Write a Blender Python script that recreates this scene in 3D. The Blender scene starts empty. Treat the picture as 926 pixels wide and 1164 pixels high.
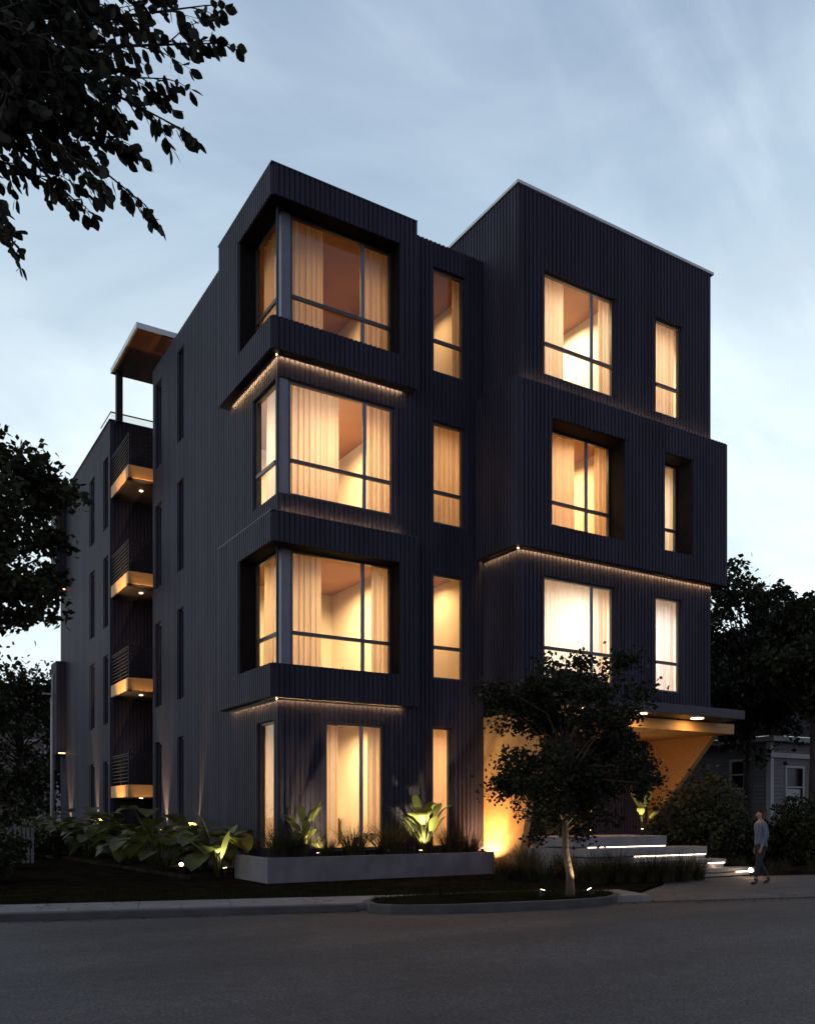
import bpy, bmesh, math, random
from mathutils import Vector, Matrix, noise
R = math.radians
S = bpy.context.scene
COL = S.collection
rnd = random.Random(7)

# ------------------------------------------------------------------ camera frame
TH = R(31.57)
CT, ST = math.cos(TH), math.sin(TH)
CX, CY, CZ = -8.52, -19.82, 1.65

def at(px, py, Z):
    """point seen at photo pixel (px,py), Z metres in front of the camera"""
    X = (px - 463) / 1000 * Z
    return Vector((CX + X*CT + Z*ST, CY - X*ST + Z*CT, CZ + (925 - py)/1000*Z))

def gr(px, py, z=0.0):
    return at(px, py, (CZ - z)*1000/(py - 925))

def x_on(px, y):
    """x of the point seen at column px on the plane y = const"""
    r = (px - 463)/1000; b = y - CY
    return (b*(ST + r*CT))/(CT - r*ST) + CX

def y_on(px, x):
    r = (px - 463)/1000; a = x - CX
    return a*(CT - r*ST)/(ST + r*CT) + CY

# ------------------------------------------------------------------ materials
def mat(name, col, rough=.6, metal=0, spec=.5, nz=None, bump=None, emis=None, var=.25):
    m = bpy.data.materials.new(name); m.use_nodes = True
    nt = m.node_tree; b = nt.nodes['Principled BSDF']
    b.inputs['Base Color'].default_value = (*col, 1)
    b.inputs['Roughness'].default_value = rough
    b.inputs['Metallic'].default_value = metal
    b.inputs['Specular IOR Level'].default_value = spec
    if emis:
        b.inputs['Emission Color'].default_value = (*emis[0], 1)
        b.inputs['Emission Strength'].default_value = emis[1]
    if nz or bump:
        tc = nt.nodes.new('ShaderNodeTexCoord')
        mp = nt.nodes.new('ShaderNodeMapping'); nt.links.new(tc.outputs['Object'], mp.inputs[0])
    if nz:
        scale = nz if not isinstance(nz, tuple) else 1
        if isinstance(nz, tuple): mp.inputs['Scale'].default_value = nz
        n = nt.nodes.new('ShaderNodeTexNoise'); n.inputs['Scale'].default_value = scale
        n.inputs['Detail'].default_value = 6
        nt.links.new(mp.outputs[0], n.inputs[0])
        cr = nt.nodes.new('ShaderNodeValToRGB')
        cr.color_ramp.elements[0].position = .3; cr.color_ramp.elements[1].position = .7
        cr.color_ramp.elements[0].color = (*[c*(1-var) for c in col], 1)
        cr.color_ramp.elements[1].color = (*[min(1, c*(1+var)) for c in col], 1)
        nt.links.new(n.outputs[0], cr.inputs[0]); nt.links.new(cr.outputs[0], b.inputs['Base Color'])
    if bump:
        n2 = nt.nodes.new('ShaderNodeTexNoise'); n2.inputs['Scale'].default_value = bump[0]
        n2.inputs['Detail'].default_value = 4
        nt.links.new(tc.outputs['Object'], n2.inputs[0])
        bp = nt.nodes.new('ShaderNodeBump'); bp.inputs['Strength'].default_value = bump[1]
        bp.inputs['Distance'].default_value = .02
        nt.links.new(n2.outputs[0], bp.inputs['Height']); nt.links.new(bp.outputs[0], b.inputs['Normal'])
    return m

def leaf_mat(name, col, trans=.3, rough=.5, var=.5, scale=1.5, spec=.25):
    m = mat(name, col, rough, nz=scale, var=var, spec=spec)
    nt = m.node_tree; b = nt.nodes['Principled BSDF']; out = nt.nodes['Material Output']
    t = nt.nodes.new('ShaderNodeBsdfTranslucent')
    t.inputs[0].default_value = (col[0]*1.3, col[1]*1.4, col[2]*.8, 1)
    mx = nt.nodes.new('ShaderNodeMixShader'); mx.inputs[0].default_value = trans
    nt.links.new(b.outputs[0], mx.inputs[1]); nt.links.new(t.outputs[0], mx.inputs[2])
    nt.links.new(mx.outputs[0], out.inputs[0]); return m

def curtain_mat(name, col, see=.0):
    m = bpy.data.materials.new(name); m.use_nodes = True
    nt = m.node_tree; nt.nodes.clear()
    out = nt.nodes.new('ShaderNodeOutputMaterial')
    d = nt.nodes.new('ShaderNodeBsdfDiffuse'); t = nt.nodes.new('ShaderNodeBsdfTranslucent')
    tc = nt.nodes.new('ShaderNodeTexCoord'); mp = nt.nodes.new('ShaderNodeMapping')
    mp.inputs['Scale'].default_value = (60, 60, 1)
    n = nt.nodes.new('ShaderNodeTexNoise'); n.inputs['Scale'].default_value = 1
    cr = nt.nodes.new('ShaderNodeValToRGB')
    cr.color_ramp.elements[0].color = (*[c*.8 for c in col], 1); cr.color_ramp.elements[1].color = (*col, 1)
    nt.links.new(tc.outputs['Object'], mp.inputs[0]); nt.links.new(mp.outputs[0], n.inputs[0])
    nt.links.new(n.outputs[0], cr.inputs[0])
    for s in (d, t): nt.links.new(cr.outputs[0], s.inputs[0])
    mx = nt.nodes.new('ShaderNodeMixShader'); mx.inputs[0].default_value = .62
    nt.links.new(d.outputs[0], mx.inputs[1]); nt.links.new(t.outputs[0], mx.inputs[2])
    last = mx
    if see:
        tr = nt.nodes.new('ShaderNodeBsdfTransparent')
        m2 = nt.nodes.new('ShaderNodeMixShader'); m2.inputs[0].default_value = see
        nt.links.new(mx.outputs[0], m2.inputs[1]); nt.links.new(tr.outputs[0], m2.inputs[2]); last = m2
    nt.links.new(last.outputs[0], out.inputs[0]); return m

def glass_mat(name, tint, refl=1.0):
    m = bpy.data.materials.new(name); m.use_nodes = True
    nt = m.node_tree; nt.nodes.clear()
    out = nt.nodes.new('ShaderNodeOutputMaterial')
    tr = nt.nodes.new('ShaderNodeBsdfTransparent'); tr.inputs[0].default_value = (*tint, 1)
    gl = nt.nodes.new('ShaderNodeBsdfGlossy'); gl.inputs['Roughness'].default_value = .015
    fr = nt.nodes.new('ShaderNodeFresnel'); fr.inputs[0].default_value = 1.5
    mu = nt.nodes.new('ShaderNodeMath'); mu.operation = 'MULTIPLY'; mu.inputs[1].default_value = 1.25*refl; mu.use_clamp = True
    mx = nt.nodes.new('ShaderNodeMixShader')
    nt.links.new(fr.outputs[0], mu.inputs[0]); nt.links.new(mu.outputs[0], mx.inputs[0])
    nt.links.new(tr.outputs[0], mx.inputs[1]); nt.links.new(gl.outputs[0], mx.inputs[2])
    nt.links.new(mx.outputs[0], out.inputs[0]); return m

def asphalt_mat():
    m = mat('asphalt', (.075, .071, .072), .75, bump=(90, .55))
    nt = m.node_tree; b = nt.nodes['Principled BSDF']
    tc = nt.nodes['Texture Coordinate']
    v = nt.nodes.new('ShaderNodeTexNoise'); v.inputs['Scale'].default_value = 30; v.inputs['Detail'].default_value = 8
    v.inputs['Roughness'].default_value = .8
    big = nt.nodes.new('ShaderNodeTexNoise'); big.inputs['Scale'].default_value = .35; big.inputs['Detail'].default_value = 4
    for q in (v, big): nt.links.new(tc.outputs['Object'], q.inputs[0])
    cr = nt.nodes.new('ShaderNodeValToRGB')
    cr.color_ramp.elements[0].position = .4; cr.color_ramp.elements[0].color = (.014, .0125, .014, 1)
    cr.color_ramp.elements[1].position = .62; cr.color_ramp.elements[1].color = (.135, .124, .13, 1)
    nt.links.new(v.outputs[0], cr.inputs[0])
    md_ = nt.nodes.new('ShaderNodeTexNoise'); md_.inputs['Scale'].default_value = 5; md_.inputs['Detail'].default_value = 7; md_.inputs['Roughness'].default_value = .75
    mp_ = nt.nodes.new('ShaderNodeMapping'); mp_.inputs['Rotation'].default_value = (0, 0, R(15.4)); mp_.inputs['Scale'].default_value = (.06, .9, 1)
    wr = nt.nodes.new('ShaderNodeTexNoise'); wr.inputs['Scale'].default_value = 1; wr.inputs['Detail'].default_value = 5
    nt.links.new(tc.outputs['Object'], md_.inputs[0]); nt.links.new(tc.outputs['Object'], mp_.inputs[0]); nt.links.new(mp_.outputs[0], wr.inputs[0])
    def ramp2(src, p0, p1, a, b_):
        q = nt.nodes.new('ShaderNodeValToRGB'); q.color_ramp.elements[0].position = p0; q.color_ramp.elements[1].position = p1
        q.color_ramp.elements[0].color = (a, a, a, 1); q.color_ramp.elements[1].color = (b_, b_, b_, 1); nt.links.new(src.outputs[0], q.inputs[0]); return q
    k1 = ramp2(md_, .36, .66, .72, 1.28); k2 = ramp2(wr, .35, .65, .78, 1.12)
    def mulc(a, b_):
        q = nt.nodes.new('ShaderNodeMix'); q.data_type = 'RGBA'; q.blend_type = 'MULTIPLY'; q.inputs[0].default_value = 1
        nt.links.new(a, q.inputs[6]); nt.links.new(b_, q.inputs[7]); return q.outputs[2]
    base = mulc(mulc(cr.outputs[0], k1.outputs[0]), k2.outputs[0])
    c2 = nt.nodes.new('ShaderNodeValToRGB')
    c2.color_ramp.elements[0].position = .3; c2.color_ramp.elements[0].color = (.62, .61, .62, 1)
    c2.color_ramp.elements[1].position = .72; c2.color_ramp.elements[1].color = (1.12, 1.1, 1.1, 1)
    nt.links.new(big.outputs[0], c2.inputs[0])
    mx = nt.nodes.new('ShaderNodeMix'); mx.data_type = 'RGBA'; mx.blend_type = 'MULTIPLY'; mx.inputs[0].default_value = 1
    nt.links.new(base, mx.inputs[6]); nt.links.new(c2.outputs[0], mx.inputs[7])
    nt.links.new(mx.outputs[2], b.inputs['Base Color']); return m

M = dict(
    metal=mat('black_corrugated_metal', (.036, .0335, .053), .55, .0, .12, nz=(1.3, 1.3, .22), var=.28),
    matte=mat('reveal_shade_black', (.012, .011, .014), .8, spec=.05, nz=3.0, var=.2),
    flat=mat('black_flat_metal', (.026, .024, .034), .45, spec=.4, nz=2.0, var=.15),
    frame=mat('window_frame_metal', (.055, .055, .065), .35, spec=.5, nz=3.0, var=.15),
    post=mat('corner_post_metal', (.17, .175, .22), .4, spec=.5, nz=3.0, var=.1),
    coping=mat('pale_metal_coping', (.62, .66, .7), .4, spec=.5, nz=2.0, var=.1),
    glass=glass_mat('window_glass', (.96, .95, .93)),
    dglass=mat('dark_window_glass', (.012, .011, .014), .12, spec=.35, nz=1.0, var=.2),
    wall_in=mat('cream_paint', (.74, .66, .52), .8, nz=1.2, var=.05),
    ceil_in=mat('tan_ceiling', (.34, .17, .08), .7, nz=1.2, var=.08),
    floor_in=mat('oak_floor', (.3, .19, .1), .5, nz=(2, 14, 1), var=.2),
    wood=mat('golden_wood', (.52, .3, .12), .55, spec=.2, nz=(1.2, 14, 14), var=.14),
    soffit_wood=mat('brown_wood_soffit', (.13, .055, .03), .5, spec=.3, nz=(14, 1.2, 14), var=.3),
    led=mat('warm_led', (1, .8, .5), .4, emis=((1, .60, .25), 110)),
    led_dim=mat('dim_warm_led', (1, .8, .5), .4, emis=((1, .5, .22), 5)),
    led_white=mat('white_led', (1, .95, .9), .4, emis=((1, .8, .62), 5)),
    lens=mat('lamp_lens', (1, .9, .7), .3, emis=((1, .72, .38), 26)),
    downlight=mat('downlight_lens', (1, .9, .8), .3, emis=((1, .66, .36), 5)),
    concrete=mat('grey_concrete', (.15, .14, .155), .8, nz=2.2, bump=(14, .25), var=.22),
    stone=mat('pale_step_stone', (.22, .21, .22), .7, nz=2.5, bump=(14, .15), var=.14),
    walk=mat('sidewalk_concrete', (.19, .176, .185), .85, nz=1.6, bump=(40, .3), var=.2),
    paver=mat('forecourt_paving', (.085, .078, .08), .8, nz=1.6, bump=(50, .4), var=.25),
    kerb=mat('kerb_concrete', (.062, .058, .062), .85, nz=2.6, bump=(30, .3), var=.25),
    soil=mat('dark_soil', (.022, .017, .013), .95, spec=0, nz=3.0, bump=(12, .8), var=.5),
    lawn=mat('lawn_ground', (.016, .012, .008), .95, spec=0, nz=2.0, bump=(30, .9), var=.5),
    grass=leaf_mat('grass_blades', (.022, .022, .010), .3, scale=.8, spec=0),
    dead_leaf=leaf_mat('dead_leaf', (.05, .034, .02), .1, scale=6.0, spec=.05),
    bark=mat('bark', (.075, .056, .042), .85, nz=(9, 9, 2), bump=(22, .9), var=.5),
    darkbark=mat('dark_bark', (.035, .027, .022), .85, nz=(9, 9, 2), bump=(22, .9), var=.5),
    leaf_near=leaf_mat('near_leaf', (.02, .02, .012), .05, rough=.75),
    leaf_a=leaf_mat('dark_green_leaf', (.026, .03, .015), .15, spec=.12),
    leaf_b=leaf_mat('island_tree_leaf', (.018, .02, .011), .15, spec=.1),
    broad=leaf_mat('broad_leaf', (.07, .075, .024), .25, rough=.5, var=.6, scale=2.0),
    paddle=leaf_mat('paddle_leaf', (.22, .245, .085), .35, rough=.4, var=.25),
    reed=leaf_mat('ornamental_grass', (.04, .038, .02), .3, scale=3.0),
    asphalt=asphalt_mat(),
    siding=mat('weathered_siding', (.17, .16, .17), .8, nz=(.6, .6, 6), var=.18),
    trim=mat('white_trim', (.42, .42, .43), .6, nz=3.0, var=.08),
    shingle=mat('roof_shingle', (.12, .115, .12), .9, nz=4.0, bump=(9, .8), var=.3),
    brick=mat('dim_brick', (.16, .13, .12), .85, nz=3.0, bump=(10, .4), var=.3),
    pale=mat('pale_render', (.6, .62, .6), .8, nz=1.5, var=.1),
    pole=mat('galvanised_pole', (.3, .3, .3), .5, spec=.4, nz=4.0, var=.1),
    fixture=mat('black_fixture', (.02, .02, .022), .6, spec=.15, nz=4.0, var=.2),
    skin=mat('skin', (.42, .25, .17), .55, nz=8.0, var=.06),
    hair=mat('auburn_hair', (.06, .025, .016), .5, nz=(40, 40, 6), var=.4),
    cardigan=mat('blue_grey_knit', (.14, .165, .22), .9, nz=20.0, bump=(120, .5), var=.15),
    trousers=mat('black_denim', (.022, .022, .028), .85, nz=14.0, var=.3),
    boots=mat('black_leather', (.018, .016, .016), .4, nz=12.0, var=.2),
    dark_obj=mat('dark_walnut', (.05, .028, .018), .5, nz=(3, 3, 14), var=.3),
    linen=mat('pale_linen', (.6, .54, .44), .85, nz=12.0, var=.1),
    c_warm=curtain_mat('cream_curtain', (.84, .71, .60)),
    c_sheer=curtain_mat('white_sheer_curtain', (.9, .89, .87), .08),
)

# ------------------------------------------------------------------ mesh builder
class MB:
    def __init__(s): s.v = []; s.f = []
    def add(s, vs, fs):
        o = len(s.v); s.v += [tuple(p) for p in vs]; s.f += [tuple(i + o for i in f) for f in fs]
    def box(s, x0, x1, y0, y1, z0, z1):
        if x1 < x0: x0, x1 = x1, x0
        if y1 < y0: y0, y1 = y1, y0
        if z1 < z0: z0, z1 = z1, z0
        s.add([(x0,y0,z0),(x1,y0,z0),(x1,y1,z0),(x0,y1,z0),(x0,y0,z1),(x1,y0,z1),(x1,y1,z1),(x0,y1,z1)],
              [(3,2,1,0),(4,5,6,7),(0,1,5,4),(1,2,6,5),(2,3,7,6),(3,0,4,7)])
    def quad(s, a, b, c, d): s.add([a, b, c, d], [(0, 1, 2, 3)])
    def prism(s, poly, z0, z1):
        n = len(poly)
        s.add([(p[0], p[1], z0) for p in poly] + [(p[0], p[1], z1) for p in poly],
              [tuple(range(n-1, -1, -1)), tuple(range(n, 2*n))] + [(i, (i+1) % n, n+(i+1) % n, n+i) for i in range(n)])
    def tube(s, pts, rad, n=8, cap=True):
        pts = [Vector(p) for p in pts]
        if not hasattr(rad, '__len__'): rad = [rad]*len(pts)
        o = len(s.v); up = None
        for i, p in enumerate(pts):
            t = (pts[min(i+1, len(pts)-1)] - pts[max(i-1, 0)]).normalized()
            if up is None:
                up = Vector((1, 0, 0)) if abs(t.x) < .8 else Vector((0, 1, 0))
            a = t.cross(up)
            if a.length < 1e-4: a = t.cross(Vector((0, 1, 0.3)))
            a.normalize(); b = t.cross(a).normalized(); up = -b if False else up
            for k in range(n):
                q = 2*math.pi*k/n
                s.v.append(tuple(p + (a*math.cos(q) + b*math.sin(q))*rad[i]))
        for i in range(len(pts)-1):
            for k in range(n):
                s.f.append((o+i*n+k, o+i*n+(k+1) % n, o+(i+1)*n+(k+1) % n, o+(i+1)*n+k))
        if cap:
            s.f.append(tuple(o+k for k in range(n-1, -1, -1)))
            s.f.append(tuple(o+(len(pts)-1)*n+k for k in range(n)))
    def lathe(s, cx, cy, prof, n=16):
        o = len(s.v)
        for r, z in prof:
            for k in range(n):
                q = 2*math.pi*k/n; s.v.append((cx+r*math.cos(q), cy+r*math.sin(q), z))
        for i in range(len(prof)-1):
            for k in range(n):
                s.f.append((o+i*n+k, o+i*n+(k+1) % n, o+(i+1)*n+(k+1) % n, o+(i+1)*n+k))
        s.f.append(tuple(o+k for k in range(n-1, -1, -1)))
        s.f.append(tuple(o+(len(prof)-1)*n+k for k in range(n)))
    def build(s, name, m, parent=None, smooth=False):
        me = bpy.data.meshes.new(name); me.from_pydata(s.v, [], s.f); me.update()
        if smooth: me.polygons.foreach_set('use_smooth', [True]*len(me.polygons))
        me.materials.append(M[m] if isinstance(m, str) else m)
        o = bpy.data.objects.new(name, me); COL.objects.link(o)
        if parent:
            o.parent = parent
            par = parent
            off = Vector((0, 0, 0))
            while par: off += par.location; par = par.parent
            me.transform(Matrix.Translation(-off))
        return o

def tag(o, label=None, cat=None, group=None, kind=None):
    if label: o['label'] = label
    if cat: o['category'] = cat
    if group: o['group'] = group
    if kind: o['kind'] = kind
    return o
def thing(name, label, cat, loc=(0, 0, 0), group=None):
    o = bpy.data.objects.new(name, None); COL.objects.link(o); o.location = loc
    o.empty_display_size = .2
    return tag(o, label, cat, group)
def struct(mb, name, m, smooth=False):
    return tag(mb.build(name, m, None, smooth), kind='structure')
def bevel(o, w=.012, seg=2):
    md = o.modifiers.new('bevel', 'BEVEL'); md.width = w; md.segments = seg; md.limit_method = 'ANGLE'
    return o
def light(name, kind, loc, power, col, parent=None, size=.1, aim=None, angle=40, blend=.6):
    l = bpy.data.lights.new(name, kind); l.energy = power; l.color = col
    if kind == 'AREA': l.shape = 'DISK'; l.size = size
    else: l.shadow_soft_size = size
    if kind == 'SPOT': l.spot_size = R(angle); l.spot_blend = blend
    o = bpy.data.objects.new(name, l); COL.objects.link(o); o.location = loc
    if aim is not None:
        o.rotation_euler = (Vector(aim) - Vector(loc)).to_track_quat('-Z', 'Y').to_euler()
    return o

# ------------------------------------------------------------------ corrugated walls
PITCH, RW, RT, RD = .135, .104, .082, .034
def wall(mb, axis, plane, out, a0, a1, z0, z1, ops=(), thick=.2, ribs=True, r0=None, r1=None, rib_mb=None):
    """wall slab running along `axis` ('x' or 'y'), its outer face at `plane`; `out` = -1/+1 is the outward side"""
    cuts = sorted({a0, a1} | {min(max(c, a0), a1) for o in ops for c in o[:2]})
    def free(lo, hi):
        iv = [(z0, z1)]
        for (p, q, s, t) in ops:
            if q > lo and p < hi:
                nv = []
                for (u, w) in iv:
                    if s > u: nv.append((u, min(s, w)))
                    if t < w: nv.append((max(t, u), w))
                iv = [k for k in nv if k[1]-k[0] > .004]
        return iv
    inner = plane - out*thick
    for lo, hi in zip(cuts, cuts[1:]):
        if hi - lo < 1e-5: continue
        for u, w in free(lo + 1e-5, hi - 1e-5):
            if axis == 'x': mb.box(lo, hi, plane, inner, u, w)
            else: mb.box(plane, inner, lo, hi, u, w)
    if not ribs: return
    rm = rib_mb or mb
    r0 = a0 if r0 is None else r0; r1 = a1 if r1 is None else r1
    k = math.floor(r0/PITCH)
    while True:
        c = (k + .5)*PITCH; k += 1
        if c - RW/2 < r0 - .02: continue
        if c + RW/2 > r1 + .02: break
        for u, w in free(c - RW/2, c + RW/2):
            p0 = plane - out*.003; p1 = plane + out*RD
            prof = [(c-RW/2, p0), (c-RT/2, p1), (c+RT/2, p1), (c+RW/2, p0)]
            if axis == 'y': prof = [(b, a) for a, b in prof]
            mb2 = rm
            n = 4
            if (axis == 'x') == (out > 0): prof = prof[::-1]
            mb2.prism(prof, u + .002, w - .002)

B = thing('apartment_building', 'black ribbed four storey apartment block with glowing corner windows behind the planter', 'building')
P_ = lambda mb, n, m, par=B, smooth=False: mb.build(n, m, par, smooth)

L2, L3, L4 = (5.25, 8.16), (9.45, 12.28), (13.54, 16.42)
MID = (4.47, 5.49)
# left tower front and side
w = MB()
ops = [(1.28, 2.99, .72, 3.95), (4.47, 5.1, .72, 4.0), (0, 3.24, *L2), (0, 3.25, *L3), (0, 3.24, *L4)] + \
      [(MID[0], MID[1], a+.03, b-.03) for a, b in (L2, L3, L4)]
wall(w, 'x', 0, -1, 0, 6.15, -.1, 17.05, ops)
P_(w, 'front_wall', 'metal')
w = MB()
slots = []
for (ya, yb) in ((7.45, 8.05), (9.95, 10.62)):
    for (a, b) in ((13.5, 16.42), (9.38, 12.25), (5.3, 8.2), (1.3, 4.1)):
        slots.append((ya, yb, a, b))
wall(w, 'y', 0, -1, .2, 11.03, -.1, 17.05, [(.27, 1.35, .72, 3.95), (.2, 1.84, *L2), (.2, 1.6, *L3), (.2, 1.84, *L4)] + slots, r0=0)
P_(w, 'side_wall', 'metal')
# projecting box bays of the left tower
for z0, z1, (a, b) in ((4.45, 8.87, L2), (12.76, 17.15, L4)):
    w = MB()
    wall(w, 'x', -.3, -1, -.3, 3.75, z0, z1, [(-1, 3.24, a, b)], .26)
    wall(w, 'y', -.3, -1, -.04, 3.4, z0, z1, [(-1, 1.84, a, b)], .26, r0=-.3)
    P_(w, 'box_bay', 'metal')
    w = MB(); w.box(-.34, 3.76, -.34, -.06, z1+.002, z1+.03); w.box(-.34, -.06, -.058, 3.41, z1+.002, z1+.03)
    P_(w, 'coping', 'flat')
# right block
yR = -1.55
wR = [(7.03, 9.63), (11.3, 12.38)]
for z0, z1, (a, b), top in ((4.9, 8.75, (5.27, 8.08), 0), (12.95, 18.3, (13.5, 16.3), 1)):
    w = MB()
    wall(w, 'x', yR, -1, 6.15, 13.7, z0, z1, [(p, q, a, b) for p, q in wR])
    wall(w, 'y', 6.15, -1, yR+.2, 9.0 if top else .2, z0, z1, thick=.2, r0=yR)
    wall(w, 'y', 13.7, 1, yR+.2, 9.0, z0, z1, thick=.2, r0=yR)
    P_(w, 'right_block_wall', 'metal')
w = MB()
wall(w, 'x', -1.85, -1, 5.85, 14.1, 8.66, 13.04, [(7.05, 9.74, 9.36, 12.22), (11.35, 12.52, 9.36, 12.22)], .75)
wall(w, 'y', 5.85, -1, -1.1, -.04, 8.66, 13.04, thick=.28, r0=-1.85)
wall(w, 'y', 14.1, 1, -1.1, 6, 8.66, 13.04, thick=.38, r0=-1.85)
P_(w, 'right_box_bay', 'metal')
w = MB()
w.box(6.08, 13.78, yR-.06, yR+.22, 18.302, 18.38); w.box(6.08, 6.36, yR+.222, 9, 18.302, 18.38); w.box(13.5, 13.78, yR+.222, 9, 18.302, 18.38)
P_(w, 'coping', 'coping')
# roofs and back
w = MB()
w.box(.2, 6.13, .2, 11.0, 16.6, 16.8); w.box(6.36, 13.5, yR+.2, 9, 17.8, 18.0)
w.box(-.6, 13.5, 13.9, 23.2, 15.9, 16.05); w.box(1.25, 13.5, 9, 13.88, 16.3, 16.5)
P_(w, 'roof', 'flat')
for args in (('x', 11.03, 1, 0.2, 1.2, -.1, 17.05), ('y', 1.2, -1, 11.03, 13.66, -.1, 17.0), ('y', 13.7, 1, 9.0, 23.4, -.1, 16.2), ('x', 23.4, 1, -.8, 13.7, -.1, 16.2)):
    w = MB(); wall(w, *args); P_(w, 'rear_wall', 'metal')
w = MB()
wall(w, 'x', 13.66, -1, -.83, 1.4, -.1, 16.2)
rs = []
for (ya, yb) in ((14.0, 14.64), (16.3, 17.04)):
    for (a, b) in ((12.35, 15.0), (8.65, 11.3), (5.0, 7.6), (1.2, 3.6)):
        rs.append((ya, yb, a, b))
wall(w, 'y', -.83, -1, 13.86, 23.4, -.1, 16.2, rs, r0=13.66)
P_(w, 'rear_block_wall', 'metal')
for z0, z1 in ((4.32, 8.5), (11.7, 15.9)):
    w = MB()
    wall(w, 'y', -1.25, -1, 22.2, 23.4, z0, z1, thick=.36, r0=22)
    wall(w, 'x', 22.0, -1, -1.25, -.87, z0, z1, thick=.2)
    P_(w, 'rear_box_bay', 'metal')
    w = MB(); w.box(-1.2, -.92, 21.93, 21.97, z0+.02, z0+.06); P_(w, 'led_strip', 'led_dim')
w = MB(); w.box(-.9, -.62, 13.6, 23.42, 16.202, 16.24); w.box(-.618, 1.4, 13.6, 13.88, 16.202, 16.24); P_(w, 'coping', 'flat')

# ------------------------------------------------------------------ LED strips
def led_x(x0, x1, plane, z, up=False):
    """strip tucked against the wall at `plane` (wall faces -y) behind a small dark lip"""
    q = 1 if up else -1
    m = MB(); m.box(x0, x1, plane-.085, plane-.077, z + q*.006, z + q*.02); o = P_(m, 'led_strip', 'led')
    m = MB(); m.box(x0-.02, x1+.02, plane-.122, plane-.11, z + q*.002, z + q*.055); m.build('led_channel', 'flat', o)
def led_y(plane, y0, y1, z):
    m = MB(); m.box(plane-.085, plane-.077, y0, y1, z-.018, z-.006); o = P_(m, 'led_strip', 'led')
    m = MB(); m.box(plane-.122, plane-.11, y0-.03, y1, z-.085, z-.002); m.build('led_channel', 'flat', o)
for z in (12.76, 4.45):
    led_x(-.06, 3.45, 0, z); led_y(0, -.06, 3.1, z)
led_x(.0, 3.4, -.02, 8.9, True)
led_x(6.08, 13.75, yR, 8.66); led_y(6.15, yR-.06, -.1, 8.66)
led_x(6.2, 13.6, yR-.02, 13.045, True)

# ------------------------------------------------------------------ windows
def window(axis, plane, a0, a1, z0, z1, rail=None, mull=None, dark=False, out=-1, fw=.06, depth=.09):
    """frame + pane (+ rail, mullion): plane = outer face of the frame"""
    f = MB()
    def bx(mb, p, q, u, w_, d0=0, d1=depth):
        if axis == 'x': mb.box(p, q, plane + d0, plane + d1, u, w_)
        else: mb.box(plane + d0, plane + d1, p, q, u, w_)
    bx(f, a0, a0+fw, z0, z1); bx(f, a1-fw, a1, z0, z1)
    bx(f, a0+fw, a1-fw, z0, z0+fw); bx(f, a0+fw, a1-fw, z1-fw, z1)
    o = f.build('window', 'frame', B)
    p = MB()
    bx(p, a0+fw, a1-fw, z0+fw, z1-fw, depth*.45, depth*.55) if dark else \
        (p.quad((a0+fw, plane+depth*.5, z0+fw), (a1-fw, plane+depth*.5, z0+fw), (a1-fw, plane+depth*.5, z1-fw), (a0+fw, plane+depth*.5, z1-fw)) if axis == 'x' else
         p.quad((plane+depth*.5, a1-fw, z0+fw), (plane+depth*.5, a0+fw, z0+fw), (plane+depth*.5, a0+fw, z1-fw), (plane+depth*.5, a1-fw, z1-fw)))
    p.build('pane', 'dglass' if dark else 'glass', o)
    if rail:
        r = MB(); bx(r, a0+fw, a1-fw, rail-.045, rail+.045, -.03, depth*.4); r.build('rail', 'frame', o)
    if mull:
        r = MB(); bx(r, mull-.05, mull+.05, z0+fw, z1-fw, .0, depth*.4); r.build('mullion', 'post', o)
    return o
for (a, b), pl, yend in ((L2, .14, 1.84), (L3, .05, 1.6), (L4, .14, 1.84)):
    c = .12 if pl > .1 else .03
    window('x', pl, c+.24, 3.24, a+.004, b-.004, a+.86, x_on(411, .2))
    window('y', pl, c+.24, yend-.004, a+.004, b-.004, a+.86)
    m = MB(); m.box(c, c+.235, c, c+.235, a-.02, b+.02); bevel(P_(m, 'corner_post', 'post'), .01)
for a, b in (L2, L3, L4):
    window('x', .06, MID[0], MID[1], a+.034, b-.034, a+.9)
window('x', .1, 1.282, 2.988, .725, 3.946, None, 2.33); window('x', .1, 4.472, 5.098, .725, 3.996)
window('y', .06, .275, 1.348, .725, 3.946)
for (a, b), pl, ws in (((5.27, 8.08), yR+.06, wR), ((13.5, 16.3), yR+.06, wR), ((9.36, 12.22), -1.25, [(7.05, 9.74), (11.35, 12.52)])):
    window('x', pl, ws[0][0]+.002, ws[0][1]-.002, a+.003, b-.003, a+.87, ws[0][0]+1.78)
    window('x', pl, ws[1][0]+.002, ws[1][1]-.002, a+.003, b-.003, a+.87)
for (ya, yb, a, b) in slots: window('y', .09, ya+.002, yb-.002, a+.003, b-.003, dark=True)
for (ya, yb, a, b) in rs: window('y', -.76, ya+.002, yb-.002, a+.003, b-.003, dark=True)

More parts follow.
